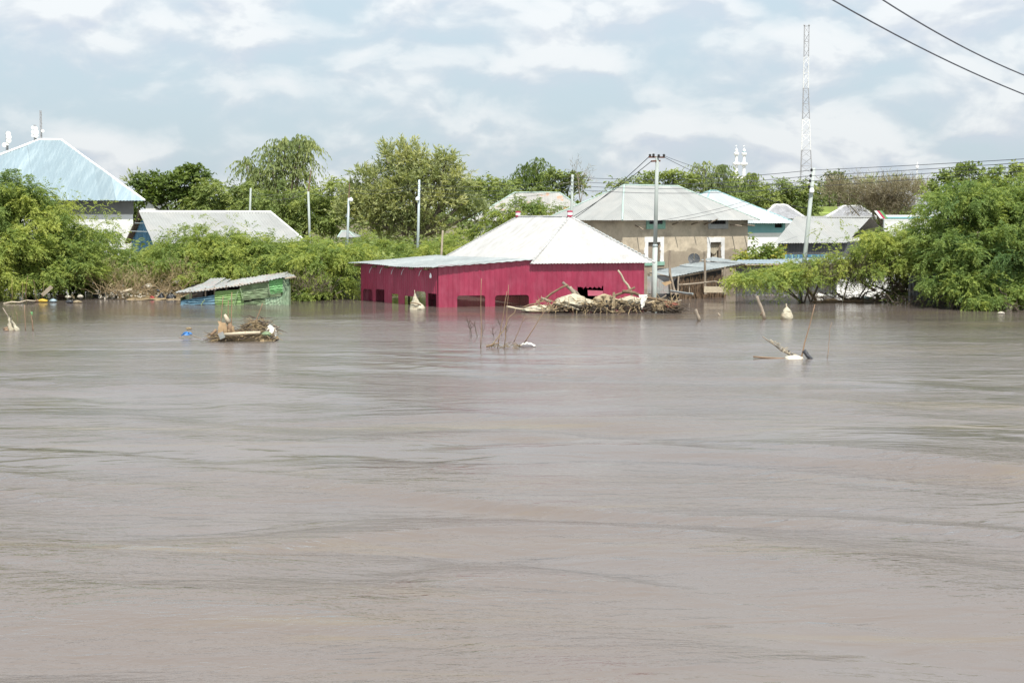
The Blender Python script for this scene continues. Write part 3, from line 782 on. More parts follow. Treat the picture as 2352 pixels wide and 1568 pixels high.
for r_ in rW: r_.z = 5.55
hip_roof(wh, cW, 'u', rW, M['zinc_band'], M['caps_teal'], capr=.04, width=.9, pitch=.18, amp=.014)

# ------------------------------------------------------------------ hipped blue roof house on the left bank
TB = R(22); uB_ = Vector((math.cos(TB), math.sin(TB), 0)); nB = uB_.cross(Zv); vB = -nB
KR = at(333, 461, 80.0); zeB = KR.z                   # right front eave corner
LB_, DB = 13.5, 11.0
cB = [KR - uB_ * LB_, KR.copy(), KR + vB * DB, KR + vB * DB - uB_ * LB_]
for c in cB: c.z = zeB
bh = thing('blue_roofed_house', 'tall white house under a big light blue hipped roof, at the far left', 'house', Vector((KR.x - 6, KR.y + 3, 0)))
Pm = KR + vB * (DB / 2)
Pm.z = at(140, 322, Pm.y - 1.5).z
t0, t1 = line_t(Pm - uB_ * 0, -uB_, 92), line_t(Pm, -uB_, 140)
rB = [Pm - uB_ * t0, Pm - uB_ * t1]
hip_roof(bh, cB, 'u', rB, M['zinc_blue'], M['caps_white'], capr=.065, width=.85, pitch=.18, amp=.016)
mb = MB(); P0 = KR - uB_ * LB_ + uB_ * .6 + vB * .6; P0.z = 0; l_ = LB_ - 1.2
wall_box(mb, P0, uB_, 0, l_, -1, zeB - .75, .3); wall_box(mb, P0 + uB_ * l_, vB, .31, DB - 1.2, -1, zeB - .75, .3); wall_box(mb, P0 + vB * (DB - 1.2), -vB, 0, DB - 1.52, -1, zeB - .75, .3); wall_box(mb, P0 + vB * (DB - 1.2) + uB_ * (l_ - .31), -uB_, 0, l_ - .62, -1, zeB - .75, .3)
mb.build('wall', M['white'], bh)
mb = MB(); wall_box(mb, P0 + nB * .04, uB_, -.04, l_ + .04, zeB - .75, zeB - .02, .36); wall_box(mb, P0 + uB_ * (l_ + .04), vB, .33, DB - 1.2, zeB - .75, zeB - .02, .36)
mb.build('eave_shade_band', M['shadowgrey'], bh)  # strip below the eave, the roof's shade put into its colour

# ------------------------------------------------------------------ gabled blue house in front of it
gh = thing('gabled_house', 'low house with long white corrugated roof and blue gable end, behind left bushes', 'house', at(470, 560, 78) * 1.0)
g0 = at(320, 487.5, 76.5); g1 = at(622, 489.5, 80.5); g1.z = g0.z
e0 = at(352, 560, 73.5); e1 = e0 + (g1 - g0).normalized() * line_t(e0, (g1 - g0).normalized(), 704)
b0 = g0 * 2 - e0; b0.z = e0.z; b1 = b0 + (e1 - e0); b1.z = e0.z
b0 = at(286, 532, 79.5); b0.z = e0.z
mb = MB(); mb.tube([g0 + Zv * .03, g1 + Zv * .03], .07, 6); mb.tube([g1 + Zv * .03, e1 + Zv * .03], .05, 6)
groof = mb.build('roof', M['caps_white'], gh)
facet(groof, [e0, e1, g1, g0], M['zinc_pale'], width=.85, pitch=.17, amp=.016)
facet(groof, [b1, b0, g0, g1], M['zinc_pale'], width=.85, pitch=.17, amp=.016)
facet(groof, [e1, b1, g1], M['zinc_pale'], width=.85, pitch=.17, amp=.016)
ga, gb = b0.lerp(g0, .06) + (g1 - g0).normalized() * .34, e0.lerp(g0, .06) + (g1 - g0).normalized() * .34
gu = (gb - ga); gu.z = 0; gl = gu.length; gA = ga.copy(); gA.z = 0
ztop = g0.z - .12
sheets(gh, gA, gu, Zv, 0, gl, lambda s: -.8, lambda s: ga.z + (ztop - ga.z) * (1 - abs(s - gl / 2) / (gl / 2)), M['blue_sheet'], width=.9, pitch=.22, amp=.03, name='wall_sheet', breaks=[gl / 2])
ea = gA + gu; eb = Vector((e1.x, e1.y, 0)) + (b1 - e1).normalized() * .4
sheets(gh, ea, eb - ea, Zv, 0, (eb - ea).length, lambda s: -.8, lambda s: e0.z - .05, M['blue_sheet'], width=.9, pitch=.17, amp=.02, name='wall_sheet')
for f in (.45, .72): MB().bar(b0.lerp(g0, f) + Zv * -.12, b0.lerp(g0, f) * .0 + e0.lerp(g0, f) + Zv * -.12, .03, 4).build('tie_bar', M['galv'], gh)
MB().slab([b0 - Zv * .03, e0 - Zv * .03 , e0.lerp(g0, .97), b0.lerp(g0, .97)][:0] or [b0 - Zv * .05, g0 - Zv * .05, g0 - Zv * .05 + (g1 - g0).normalized() * .32, b0 - Zv * .05 + (g1 - g0).normalized() * .32], .05).build('slope_underside', M['wood_brown'], gh)  # dark brown slab stands in for the shaded underside of the left slope

# ------------------------------------------------------------------ other roofs further back
def simple_house(label, cname, qe0, qe1, qr0, qr1, Y, ye, mroof, mcap, mwall, depth, th=0, capr=.06, pitch=.2):
    """hip house given in view columns: eave left/right, ridge left/right (qx,qy)"""
    a, b = at(qe0, ye, Y), at(qe1, ye, Y + (qe1 - qe0) / ppm(Y) * math.tan(th)); b.z = a.z
    u = (b - a).normalized(); v = Zv.cross(u)
    c3, c2 = a + v * depth, b + v * depth
    r0_, r1_ = at(qr0[0], qr0[1], a.y + depth / 2), at(qr1[0], qr1[1], b.y + depth / 2); z = (r0_.z + r1_.z) / 2
    r0_ = Vector((r0_.x, r0_.y, z)); r1_ = Vector((r1_.x, r1_.y, z))
    h = thing('house', label, cname, Vector(((a.x + b.x) / 2, a.y + depth / 2, 0)))
    hip_roof(h, [a, b, c2, c3], 'u', [r0_, r1_], mroof, mcap, capr=capr, width=1.0, pitch=pitch, amp=.014)
    mb = MB(); P = a + u * .4 + v * .4; P.z = 0; l = (b - a).length - .8; d = depth - .8; zt_ = a.z - .02
    wall_box(mb, P, u, 0, l, -.6, zt_, .2); wall_box(mb, P + u * l, v, .21, d, -.6, zt_, .2); wall_box(mb, P + v * d, -v, 0, d - .22, -.6, zt_, .2); wall_box(mb, P + v * d + u * (l - .21), -u, 0, l - .42, -.6, zt_, .2)
    mb.build('wall', mwall, h)
    return h
simple_house('pale hipped roof with orange rust streaks beyond the thorn tree, behind the red house', 'house', 1075, 1378, (1182, 442), (1285, 443), 104, 507, M['zinc_rust'], M['caps_green'], M['white'], 9, capr=.05)
simple_house('small grey hipped roof peeking out right of the white banded roof', 'house', 1745, 1852, (1780, 471), (1806, 472), 104, 502, M['thatch'], M['caps_white'], M['white'], 6, capr=.08)
simple_house('dark grey hipped roof with white ridge caps below the dry brown scrub', 'house', 1898, 2012, (1938, 474), (1976, 474), 108, 499, M['thatch'], M['caps_white'], M['white'], 6, capr=.08)
simple_house('white roof fragment showing beside the big olive tree, behind the thorn tree', 'house', 1098, 1190, (1115, 462), (1170, 462), 118, 482, M['zinc_pale'], M['caps_white'], M['white'], 6)
simple_house('small white house with pale roof in the trees right of the big blue roof', 'house', 318, 366, (326, 442), (352, 442), 105, 456, M['zinc_pale'], M['caps_white'], M['white'], 5)
simple_house('tiny white and green roof in the bushes below the lamp pole', 'house', 775, 815, (785, 531), (800, 531), 82, 545, M['zinc_pale'], M['caps_green'], M['white'], 3, capr=.04)
lm = thing('lime_building', 'lime yellow building half hidden by trees behind the leaning lamp pole', 'building', at(1880, 490, 112))
p = at(1858, 480, 112); q = at(1900, 480, 112)
MB().slab([at(1858, 490, 110), at(1908, 490, 110), at(1898, 474, 113), at(1866, 474, 113)], .2).build('roof', M['lime'], lm)
mb = MB(); mb.box((at(1884, 495, 112)), (2.0, 3, 1.4)); mb.build('wall', M['lime'], lm)
tb = thing('mast_building', 'white flat building at the foot of the lattice mast', 'building', at(1835, 450, 210))
mb = MB(); mb.box(at(1834, 449, 212), (2.6, 3, 1.6)); mb.build('wall', M['white_clean'], tb)
mb = MB(); mb.box(at(1834, 436, 212), (3.2, 3.6, .18)); mb.build('roof', M['white_clean'], tb)

# corrugated barn right of the white house
cbm = thing('corrugated_barn', 'grey corrugated pitched-roof barn with dark wall, between the leaning pole and the white house', 'barn', at(1880, 560, 77))
a, b = at(1777, 559, 75.5), at(1945, 561, 77.5); b.z = a.z; c, d = at(1999, 498, 81), at(1827, 499, 79); c.z = d.z = (c.z + d.z) / 2
mb = MB(); mb.bar(d, c, .05, 5)
cr = mb.build('roof', M['zinc_pale'], cbm)
facet(cr, [a, b, c, d], M['zinc_pale'], width=.85, pitch=.17, amp=.018)
e, f = c * 2 - b, d * 2 - a; e.z = f.z = a.z + .2
facet(cr, [e, f, d, c], M['zinc_pale'], width=.85, pitch=.17, amp=.018)
P = a + (b - a) * .03 + (d - a) * .12; P.z = 0; u = (b - a); u.z = 0; u.normalize()
sheets(cbm, P, u, Zv, 0, (b - a).length * .96, lambda s: -.8, lambda s: a.z + .05, M['darkgrey'], width=.9, pitch=.17, amp=.015, name='wall_sheet')
P2 = P + u * (b - a).length * .96; v = Vector((1.9, 3.4, 0)).normalized()
sheets(cbm, P2, v, Zv, 0, 6, lambda s: -.8, lambda s: a.z + .05, M['darkgrey'], width=.9, pitch=.17, amp=.015, name='wall_sheet')
sheets(cbm, P + v * 6, -v, Zv, 0, 6, lambda s: -.8, lambda s: a.z + .05, M['darkgrey'], width=.9, pitch=.17, amp=.015, name='wall_sheet')
bf = thing('picket_fence', 'turquoise picket fence in front of the dark barn wall', 'fence', at(1840, 590, 73.5))
for i in range(26):
    p = at(1805 + i * 3.7, 592, 73.5); MB().box(Vector((p.x, p.y, 1.25)), (.055, .02, 1.3)).build('picket', M['blue_sheet'] if i % 4 else M['teal_paint'], bf)
p0, p1 = at(1803, 586, 73.55), at(1900, 586, 73.55); MB().box((p0 + p1) / 2 + Vector((0, .03, 0)), ((p1 - p0).length, .03, .06)).build('rail', M['blue_sheet'], bf)

# ------------------------------------------------------------------ stick-walled stall with blue-grey roof
st = thing('stick_walled_stall', 'open stall of sticks and poles under a blue-grey sheet roof, before the mud house', 'stall', wat(1590, 672))
YQ = 69.5
ra, rb, rc, rd = at(1489, 623, YQ - .6), at(1545, 635.5, YQ - 3.0), at(1712, 604, YQ - 1.2), at(1640, 599, YQ + 2.6)
mb = MB(); mb.bar(ra + Vector((.1, .1, -.05)), rb + Vector((0, .1, -.05)), .04, 5); mb.bar(rb + Vector((0, .1, -.06)), rc + Vector((0, .1, -.06)), .045, 5); mb.bar(ra + Vector((.1, .1, -.06)), rd + Vector((0, -.1, -.06)), .045, 5)
sr = mb.build('roof', M['wood'], st)
facet(sr, [rb, rc, rd, ra], M['zinc'], width=.8, pitch=.15, amp=.014, jit=.012)
yb_ = wat(1600, 671).y
def pole(q0, q1, Y, r, m, par, name='post', n=3):
    return MB().tube(jag(at(*q0, Y), at(*q1, Y), n, .02), [r * (1 - .12 * i) for i in range(n + 1)], 6).build(name, m, par)
pole((1543, 676), (1537, 566 + 10), YQ - 3.0, .075, M['wood'], st)
pole((1552, 676), (1538, 625), YQ - 3.1, .06, M['wood'], st)
pole((1556, 676), (1559, 634), YQ - 3.0, .06, M['wood'], st)
pole((1620, 676), (1617, 579), YQ - 2.5, .07, M['wood'], st)
pole((1665, 676), (1664, 612), YQ - 1.8, .07, M['wood'], st)
pole((1492, 676), (1490, 626), YQ - .4, .06, M['wood'], st)
mbS = MB()
for i in range(190):                                   # the wall of upright sticks
    f = i / 189; x = 1562 + f * 104; Y = YQ - 2.72 + f * 1.35 + random.uniform(-.10, .10)
    p = at(x, 676, Y); h = at(x, 640 - f * 12 + random.uniform(-4, 9), Y).z
    mbS.tube(jag((p.x, p.y, -.3), (p.x + random.uniform(-.16, .16), p.y + random.uniform(-.08, .08), h), 3, .05), [.018, .015, .012, .008], 4)
_tag(mbS.build('stick_wall', M['wood_brown'], st), kind='stuff')
for q in (((1560, 654), (1618, 649)), ((1618, 649), (1640, 646)), ((1640, 646), (1668, 653))):
    pole(q[0], q[1], YQ - 2.75, .045, M['wood'], st, 'rail', 2)
for x in (1583, 1645, 1655): pole((x, 674), (x, 652), YQ - 2.7, .035, M['wood'], st)
for k, (y0, y1) in enumerate(((661, 667.5), (668, 675))):
    mb = MB(); a_, b_ = at(1617, y0, YQ - 2.9), at(1662, y0 + .5, YQ - 2.9); plank(mb, a_, b_, (y1 - y0) / ppm(YQ - 2.9), .035, Zv); mb.build('plank', M['wood_pale'], st)
mb = MB(); wall_box(mb, Vector((at(1500, 660, YQ + 1.2).x, YQ + 1.2, 0)), Vector((1, 0, 0)), 0, 3.4, -.6, 1.3, .1); mb.build('back_wall', M['darkgrey'], st)
cs = thing('curved_sheet', 'bent corrugated metal sheet lying against the stall beside the concrete pole', 'metal sheet', wat(1515, 668))
mb = MB(); n = 26
for i in range(n):
    def P_(i, t): 
        f = i / n; x = 1487 + f * 62; yt = 634 + 30 * max(0, f - .25) ** 1.1 * 1.35; return at(x, 674 + (yt - 674) * t, 66.2 + .5 * f + (.02 if i % 2 else -.02))
    mb.quad(P_(i, 0), P_(i + 1, 0), P_(i + 1, 1), P_(i, 1))
    mb.quad(P_(i, 0) + Vector((0, .015, 0)), P_(i, 1) + Vector((0, .015, 0)), P_(i + 1, 1) + Vector((0, .015, 0)), P_(i + 1, 0) + Vector((0, .015, 0)))
mb.build('sheet', M['zinc_old'], cs)
MB().slab([at(1519, 649, 66.0), at(1540, 645, 66.0), at(1543, 650, 66.0), at(1528, 657, 66.0)], .02, Vector((0, -1, 0))).build('torn_strip', M['cardboard'], cs)
_p = MB(); _p.tube(jag(at(1540, 668, 65.4), at(1592, 675.5, 63.6), 4, .01), .05, 5); _tag(_p.build('fallen_gutter', M['zinc'], None), 'grey metal strip half sunk in the water at the foot of the stall', 'metal strip')
# long blue-grey roof going on to the right behind the low branches
lr = thing('long_lean_to', 'long low lean-to with blue corrugated roof behind the overhanging branches on the right', 'shed', wat(1830, 668))
a, b, c, d = at(1676, 606.5, 69.2), at(1985, 604, 69.2), at(1990, 588, 72.5), at(1700, 600, 72.5)
mb = MB(); mb.bar(a - Zv * .05, b - Zv * .05, .04, 5)
l2 = mb.build('roof', M['wood'], lr)
facet(l2, [a, b, c, d], M['blue_roof'], width=.85, pitch=.17, amp=.016, jit=.015)
P = at(1690, 668, 70.0); P.z = 0
sheets(lr, P, Vector((1, 0, 0)), Zv, 0, 6.3, lambda s: -.8, lambda s: 1.4, M['zinc_old'], width=.9, pitch=.17, amp=.016, name='wall_sheet')
wl = thing('white_wall', 'white plaster wall glimpsed through bare branches on the right bank', 'wall', wat(1960, 680))
mb = MB(); Pw = at(1922, 680, 68.5); Pw.z = 0; wall_box(mb, Pw, Vector((1, .05, 0)).normalized(), 0, 3.8, -.8, 1.45, .25); mb.build('wall', M['white_clean'], wl)
mb = MB(); wall_box(mb, Pw + Vector((0, -.15, 0)), Vector((1, .05, 0)).normalized(), 1.6, 4.0, 1.46, 1.54, 1.2); mb.build('coping', M['zinc_pale'], wl)
gp = thing('sheet_fence', 'dark corrugated sheet fence with one bright strip under the big right-hand bush', 'fence', wat(2130, 697))
P = wat(2086, 699); sheets(gp, P.copy(), Vector((1, .08, 0)), Zv, 0, 1.75, lambda s: -.8, lambda s: 1.35, M['darkgrey'], width=.6, pitch=.17, amp=.016, name='fence_sheet')
sheets(gp, P + Vector((1.77, .1, 0)), Vector((1, .08, 0)), Zv, 0, 1.0, lambda s: -.8, lambda s: 1.25, M['zinc_pale'], width=.5, pitch=.19, amp=.03, name='fence_sheet')
sheets(gp, P + Vector((2.8, .2, 0)), Vector((1, .08, 0)), Zv, 0, 3.4, lambda s: -.8, lambda s: 1.1, M['darkgrey'], width=.6, pitch=.17, amp=.016, name='fence_sheet')
bw = thing('painted_wall', 'long white and turquoise wall showing above the right-hand bushes', 'wall', at(2110, 500, 96))
mb = MB(); pa, pb = at(2030, 500, 96), at(2200, 500, 96); mb.box((pa + pb) / 2, ((pb - pa).length, .3, .36)); mb.build('wall', M['white_clean'], bw)
mb = MB(); mb.box((pa + pb) / 2 + Vector((0, -.17, .0)), ((pb - pa).length * .99, .03, .12)); mb.build('stripe', M['teal_paint'], bw)
mb = MB(); mb.box((pa + pb) / 2 + Zv * -2.4, ((pb - pa).length, .3, 4.4)); mb.build('lower_wall', M['white'], bw)
sgn = thing('striped_board', 'red, white and green striped board in the bushes right of the barn roof', 'board', at(2022, 494, 90))
for k, m in enumerate(('white_clean', 'pink', 'lime')):
    x = 2008 + k * 6
    MB().slab([at(x, 484, 90), at(x + 6, 484, 90), at(x + 20, 502, 90), at(x + 14, 502, 90)], .06, Vector((0, -1, 0))).build('stripe', M[m] if m != 'lime' else M['green_c'], sgn)
# ------------------------------------------------------------------ vegetation
KIND = {
 #          per m2, leaves, twig len,  a   b    cn  droop  ta  sa  ra  da  leaf L, W
 'feather': (7, 16, (.5, 1.0), .9, .10, .5, .38, .65, .85, .22, .30, .105, .043),
 'featherfar': (8, 11, (.7, 1.3), .9, .15, .55, .32, .5, .9, .25, .30, .22, .09),
 'weep':    (9, 13, (.9, 1.8), .6, .15, .45, .95, .4, .35, .2, 1.1, .30, .085),
 'tuft':    (11, 11, (.5, .95), .7, .65, .45, .12, 1.0, .40, .35, .0, .27, .075),
 'broad':   (10, 9, (.35, .65), 1.0, .35, .5, .2, .5, .9, .4, .15, .24, .15),
 'dry':     (13, 8, (.7, 1.5), .6, .8, .5, .1, 1.0, .35, .3, .0, .42, .028),
}
def unit(a): return a / np.maximum(np.linalg.norm(a, axis=-1, keepdims=True), 1e-6)
def leaf_cloud(lobes, kind, rg, dens=1.0, sub=True, lscale=1.0, zmin=-.55, tint0=(.2, .75)):
    """lobes: rows of centre xyz and radii xyz -> positions, directions, lengths, widths, tints of the leaves"""
    pm, K_, tl, a, b, cn, droop, ta, sa, ra_, da, LL, WW = KIND[kind]
    lob = np.array(lobes, float); rows = []; tb = []
    for r in lob:
        base = rg.uniform(*tint0)
        if sub:
            rows.append(list(r[:3]) + list(r[3:] * .62)); tb.append(base - .15)  # inner leaves tinted darker, shade inside the crown put into colour
            n = int(np.clip(7 + r[3] * r[5] * 3.0, 8, 30))
            for _ in range(n):
                d = unit(rg.normal(size=3)); d[2] = abs(d[2]) if rg.random() < .72 else d[2]
                k = rg.uniform(.20, .42)
                rr = r[3:].mean() * .22 + r[3:] * .78
                rows.append(list(r[:3] + d * r[3:] * .80) + list(rr * k * np.array([1.35, 1.2, .62]))); tb.append(base + rg.uniform(-.26, .26))
        else:
            rows.append(list(r)); tb.append(base)
    rows = np.array(rows); tb = np.array(tb)
    arcs = None
    if sub and kind in ('feather', 'featherfar'):
        # long arching sprays that leave the heart of each lobe and droop at the tip
        S_, H_, T_, Q_ = [], [], [], []
        rows = np.array([list(r[:3]) + list(r[3:] * .55) for r in lob]); tb = np.full(len(lob), tint0[0] - .05)  # heart leaves tinted darker so gaps between sprays read as shade
        for r in lob:
            base = rg.uniform(*tint0); far_ = kind == 'featherfar'
            area = 4 * np.pi * ((r[3] * r[4] + r[3] * r[5] + r[4] * r[5]) / 3)
            nA = int(np.clip(area * (1.36 if not far_ else .64) * dens, 12, 150))
            for _ in range(nA):
                d0 = unit(rg.normal(size=3)); d0[2] = abs(d0[2]) * .9 + .05 if rg.random() < .66 else d0[2] * .75
                d0[2] *= .8; d0[1] -= .12; d0 = unit(d0)
                c0 = r[:3] + rg.normal(size=3) * r[3:] * .22
                nt_ = int(np.clip(np.linalg.norm(d0 * r[3:]) * (17 if not far_ else 9), 9, 44))
                tt = np.sort(rg.uniform(.30, 1.0, nt_)) ** .85
                g_ = rg.uniform(.15, .55) * r[5] + .12
                stretch = rg.uniform(.74, 1.32)
                p_ = c0 + (d0 * r[3:])[None] * (tt * stretch)[:, None]; p_[:, 2] -= g_ * tt ** 2.2
                tg = np.repeat(unit(d0 * r[3:])[None], nt_, 0).copy(); tg[:, 2] -= 1.3 * g_ / max(.4, r[3]) * tt
                wdt = .07 + .15 * (1 - tt)
                p_ += rg.normal(size=p_.shape) * wdt[:, None] * np.array([1, 1, .55])
                h_ = unit(unit(tg) * .85 + rg.normal(size=p_.shape) * .55)
                S_.append(p_); H_.append(h_); Q_.append((.85 - .45 * tt) * rg.uniform(.7, 1.2))
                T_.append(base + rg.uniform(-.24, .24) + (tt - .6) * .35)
        arcs = [np.concatenate(a_) for a_ in (S_, H_, T_, Q_)]
    ar = 4 * np.pi * (((rows[:, 3] * rows[:, 4]) ** 1.6 + (rows[:, 3] * rows[:, 5]) ** 1.6 + (rows[:, 4] * rows[:, 5]) ** 1.6) / 3) ** (1 / 1.6)
    cnt = np.maximum(4, (ar * pm * dens * .5).astype(int))
    idx = np.repeat(np.arange(len(rows)), cnt); n = len(idx)
    d = unit(rg.normal(size=(n, 3))); low = d[:, 2] < zmin; d[low, 2] *= -1
    R_ = rows[idx, 3:]
    st_ = rows[idx, :3] + d * R_ * rg.uniform(.35, 1.0, (n, 1)) ** .6
    h = unit(d * a + np.array([0, 0, b]) + rg.normal(size=(n, 3)) * cn)
    ln = rg.uniform(*tl, n) * lscale
    tw = tb[idx]
    if arcs is not None:
        st_ = np.concatenate([st_, arcs[0]]); h = np.concatenate([h, arcs[1]]); tw = np.concatenate([tw, arcs[2]])
        ln = np.concatenate([ln, arcs[3] * lscale * (1.0 if kind == 'feather' else 1.25)]); n = len(st_)
    t = (np.arange(K_) + .6) / K_
    t = np.clip(t[None, :] + rg.uniform(-.05, .05, (n, K_)), .04, 1.02)
    P = st_[:, None, :] + h[:, None, :] * (ln[:, None] * t)[..., None]
    P[..., 2] -= droop * ln[:, None] * t * t
    tan = h[:, None, :] - np.array([0, 0, 1.0]) * (2 * droop * t)[..., None]
    side = unit(np.cross(h, rg.normal(size=(n, 3)) * .35 + np.array([0, 0, 1.0])))
    sg = np.where(np.arange(K_) % 2 == 0, 1.0, -1.0)[None, :, None]
    D = unit(tan * ta + side[:, None, :] * sg * sa + rg.normal(size=(n, K_, 3)) * ra_ - np.array([0, 0, da]))
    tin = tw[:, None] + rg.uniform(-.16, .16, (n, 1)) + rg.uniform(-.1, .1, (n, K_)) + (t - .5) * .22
    Ls = LL * lscale * rg.uniform(.7, 1.25, (n, K_)) ; Ws = WW * lscale * rg.uniform(.7, 1.25, (n, K_))
    return [x.reshape(-1, *x.shape[2:]) for x in (P, D, Ls, Ws, tin)], rows, st_, h
def leaf_object(name, data, m, parent, rg, kind=None):
    P = np.concatenate([d[0] for d in data]); D = np.concatenate([d[1] for d in data]); Ls = np.concatenate([d[2] for d in data]); Ws = np.concatenate([d[3] for d in data]); T = np.concatenate([d[4] for d in data])
    keep = P[:, 2] > .03; P, D, Ls, Ws, T = P[keep], D[keep], Ls[keep], Ws[keep], T[keep]
    S = unit(np.cross(D, rg.normal(size=D.shape) * .75 + np.array([0, -.25, 1.0])))
    org = np.array(ORG[parent.name]) if parent is not None else np.array([P[:, 0].mean(), P[:, 1].mean(), 0.0])
    v = np.stack([P, P + D * (Ls * .45)[:, None] + S * (Ws / 2)[:, None], P + D * Ls[:, None], P + D * (Ls * .45)[:, None] - S * (Ws / 2)[:, None]], 1) - org
    n = len(P); f = np.arange(4 * n, dtype=np.int32).reshape(n, 4)
    me = fast_mesh(name, v.reshape(-1, 3), f); me.materials.append(m)
    at_ = me.attributes.new('tint', 'FLOAT', 'FACE'); at_.data.foreach_set('value', np.clip(T, 0, 1).astype(np.float32))
    o = link_mesh(name, me, parent, Vector(org))
    if kind: o['kind'] = kind
    return o
def lobes_q(lst, Y0):
    """lobes given in view columns: (qx, qy, rx, ry[, distance offset[, depth radius]])"""
    out = []
    for l in lst:
        dy = l[4] if len(l) > 4 else 0.0
        p = at(l[0], l[1], Y0 + dy); k = ppm(Y0 + dy); rx, rz = l[2] / k, l[3] / k
        out.append([p.x, p.y, p.z, rx, l[5] if len(l) > 5 else max(min(rx, rz * 1.3), .7), rz])
    return out
TRI = [0]
def tree(name, label, cat, lst, Y0, base_q, kind='featherfar', leaf='leaf_far', dens=1.0, seed=0, bark='bark', trunk_r=.16, group=None, lscale=1.0, nbranch=10, sub=True, stems=1, zmin=-.8, tint0=(.2, .75), gz=None, extra=None, crown='crown'):
    rg = np.random.default_rng(seed + 100); rd = random.Random(seed)
    lob = lobes_q(lst, Y0)
    bx = at(base_q, 600, Y0); base = Vector((bx.x, Y0, float(ground_z(np.array(bx.x), np.array(Y0)))if gz is None else gz))
    t = thing(name, label, cat, base, group)
    dat, rows, st_, h = leaf_cloud(lob, kind, rg, dens, sub, lscale, zmin, tint0)
    data = [dat]
    if extra:
        for lst2, Y2, k2, d2 in extra: data.append(leaf_cloud(lobes_q(lst2, Y2), k2, rg, d2, False, lscale, zmin, tint0)[0])
    o = leaf_object(crown, data, M[leaf], t, rg); TRI[0] += 2 * len(o.data.polygons)
    # trunk and limbs
    mb = MB(); br = MB(); cen = [Vector(l[:3]) for l in lob]
    for s in range(stems):
        sw = .9 if cat == 'bush' else .3
        b0 = base + Vector((rd.uniform(-sw, sw), rd.uniform(-.3, .3), 0)) * (s > 0)
        if cat == 'bush': trunk_r = .085
        fork = b0.lerp(sum(cen, Vector()) / len(cen), .45) + Vector((rd.uniform(-.4, .4), rd.uniform(-.2, .2), 0))
        mb.tube([b0 - Zv * .3, b0.lerp(fork, .5) + Vector((rd.uniform(-.12, .12), 0, 0)), fork], [trunk_r, trunk_r * .8, trunk_r * .6], 7)
        for i, c in enumerate(cen):
            if stems > 1 and i % stems != s: continue
            m_ = fork.lerp(c, .55) + Vector((rd.uniform(-.3, .3), rd.uniform(-.3, .3), rd.uniform(0, .4)))
            mb.tube([fork, m_, c + Vector((0, 0, lob[i][5] * .3))], [trunk_r * .5, trunk_r * .35, trunk_r * .14], 5)
    mb.build('trunk', M[bark], t, smooth=True)
    k = 0
    for j in rg.permutation(len(rows))[:nbranch * 3]:
        tgt = Vector(rows[j, :3]); src = min(cen, key=lambda c: (c - tgt).length) - Vector((0, 0, .2))
        if (tgt - src).length < .25: continue
        br.tube(jag(src, tgt + (tgt - src).normalized() * rows[j, 3] * .8, 3, .06, rd), [trunk_r * .22, trunk_r * .17, trunk_r * .11, .008], 4, False); k += 1
        if k >= nbranch: break
    if br.v: br.build('branches', M[bark], t)
    return t

# --- left bank thorn bushes
G_L = 'thorn bushes along the left bank'
tree('thorn_bush', 'large feathery thorn bush spreading over the water at the far left edge', 'bush',
     [(-30, 475, 120, 92, 0, 2.2), (25, 445, 60, 42, .3, 1.8), (60, 500, 100, 75, .5, 2.2), (40, 580, 100, 70, -1, 2.2), (125, 545, 95, 62, .5, 2), (150, 590, 90, 48, 0, 1.8), (-30, 600, 80, 70, -1.5, 2), (10, 655, 55, 34, -1.8, 1.2), (62, 650, 36, 32, -1.8, 1.0), (125, 622, 60, 24, -1.4, 1.2), (180, 618, 50, 22, -1.3, 1.2)],
     67.5, 60, 'feather', 'leaf_thorn', 1.05, 1, group=G_L, stems=3, nbranch=16, gz=-1.2,
     extra=[([(110, 440, 60, 12), (180, 470, 55, 10), (225, 476, 40, 8), (225, 520, 55, 12), (262, 546, 34, 9), (205, 500, 60, 12), (258, 508, 36, 9), (245, 545, 60, 24), (290, 562, 34, 15)], 67, 'feather', .9)])
tree('thorn_bush', 'thorn bush hanging over dark undergrowth between the far left bush and the blue gable', 'bush',
     [(222, 562, 60, 44, 0, 1.8), (195, 590, 70, 42, -.5, 1.6), (285, 606, 70, 32, 0, 1.6), (250, 618, 80, 25, -1.0, 1.4), (300, 625, 50, 22, -1.2, 1.2), (330, 612, 45, 26, -.4, 1.4)], 71, 240, 'feather', 'leaf_thorn', 1.0, 2, group=G_L, stems=2, gz=-1.0)
tree('thorn_bush', 'tallest middle thorn bush in front of the long white gabled roof', 'bush',
     [(455, 555, 70, 45, 0, 2), (418, 580, 66, 42, -.5, 2), (520, 570, 80, 46, 0, 2), (450, 605, 110, 38, -1.2, 1.8), (368, 590, 40, 32, 0, 1.6), (545, 605, 70, 38, -1, 1.6), (380, 632, 60, 22, -1.6, 1.2), (470, 636, 70, 22, -1.8, 1.2), (545, 640, 55, 20, -1.6, 1.2)], 70.5, 460, 'feather', 'leaf_thorn', 1.0, 3, group=G_L, stems=3, nbranch=16, gz=-1.0,
     extra=[([(450, 512, 12, 14), (520, 512, 35, 8), (560, 530, 40, 8), (400, 535, 40, 9)], 70, 'feather', .9)])
tree('thorn_bush', 'broad thorn bush rising right behind the green shed roof', 'bush',
     [(620, 580, 80, 46, 0, 2), (680, 575, 70, 44, .4, 1.8), (590, 620, 70, 32, -.6, 1.6), (660, 620, 80, 40, -.6, 1.6), (560, 570, 45, 35, .6, 1.4), (620, 645, 60, 22, -.4, 1.2), (690, 645, 40, 26, -1.0, 1.2)], 70, 640, 'feather', 'leaf_thorn', 1.0, 4, group=G_L, stems=2, nbranch=14, gz=-1.0)
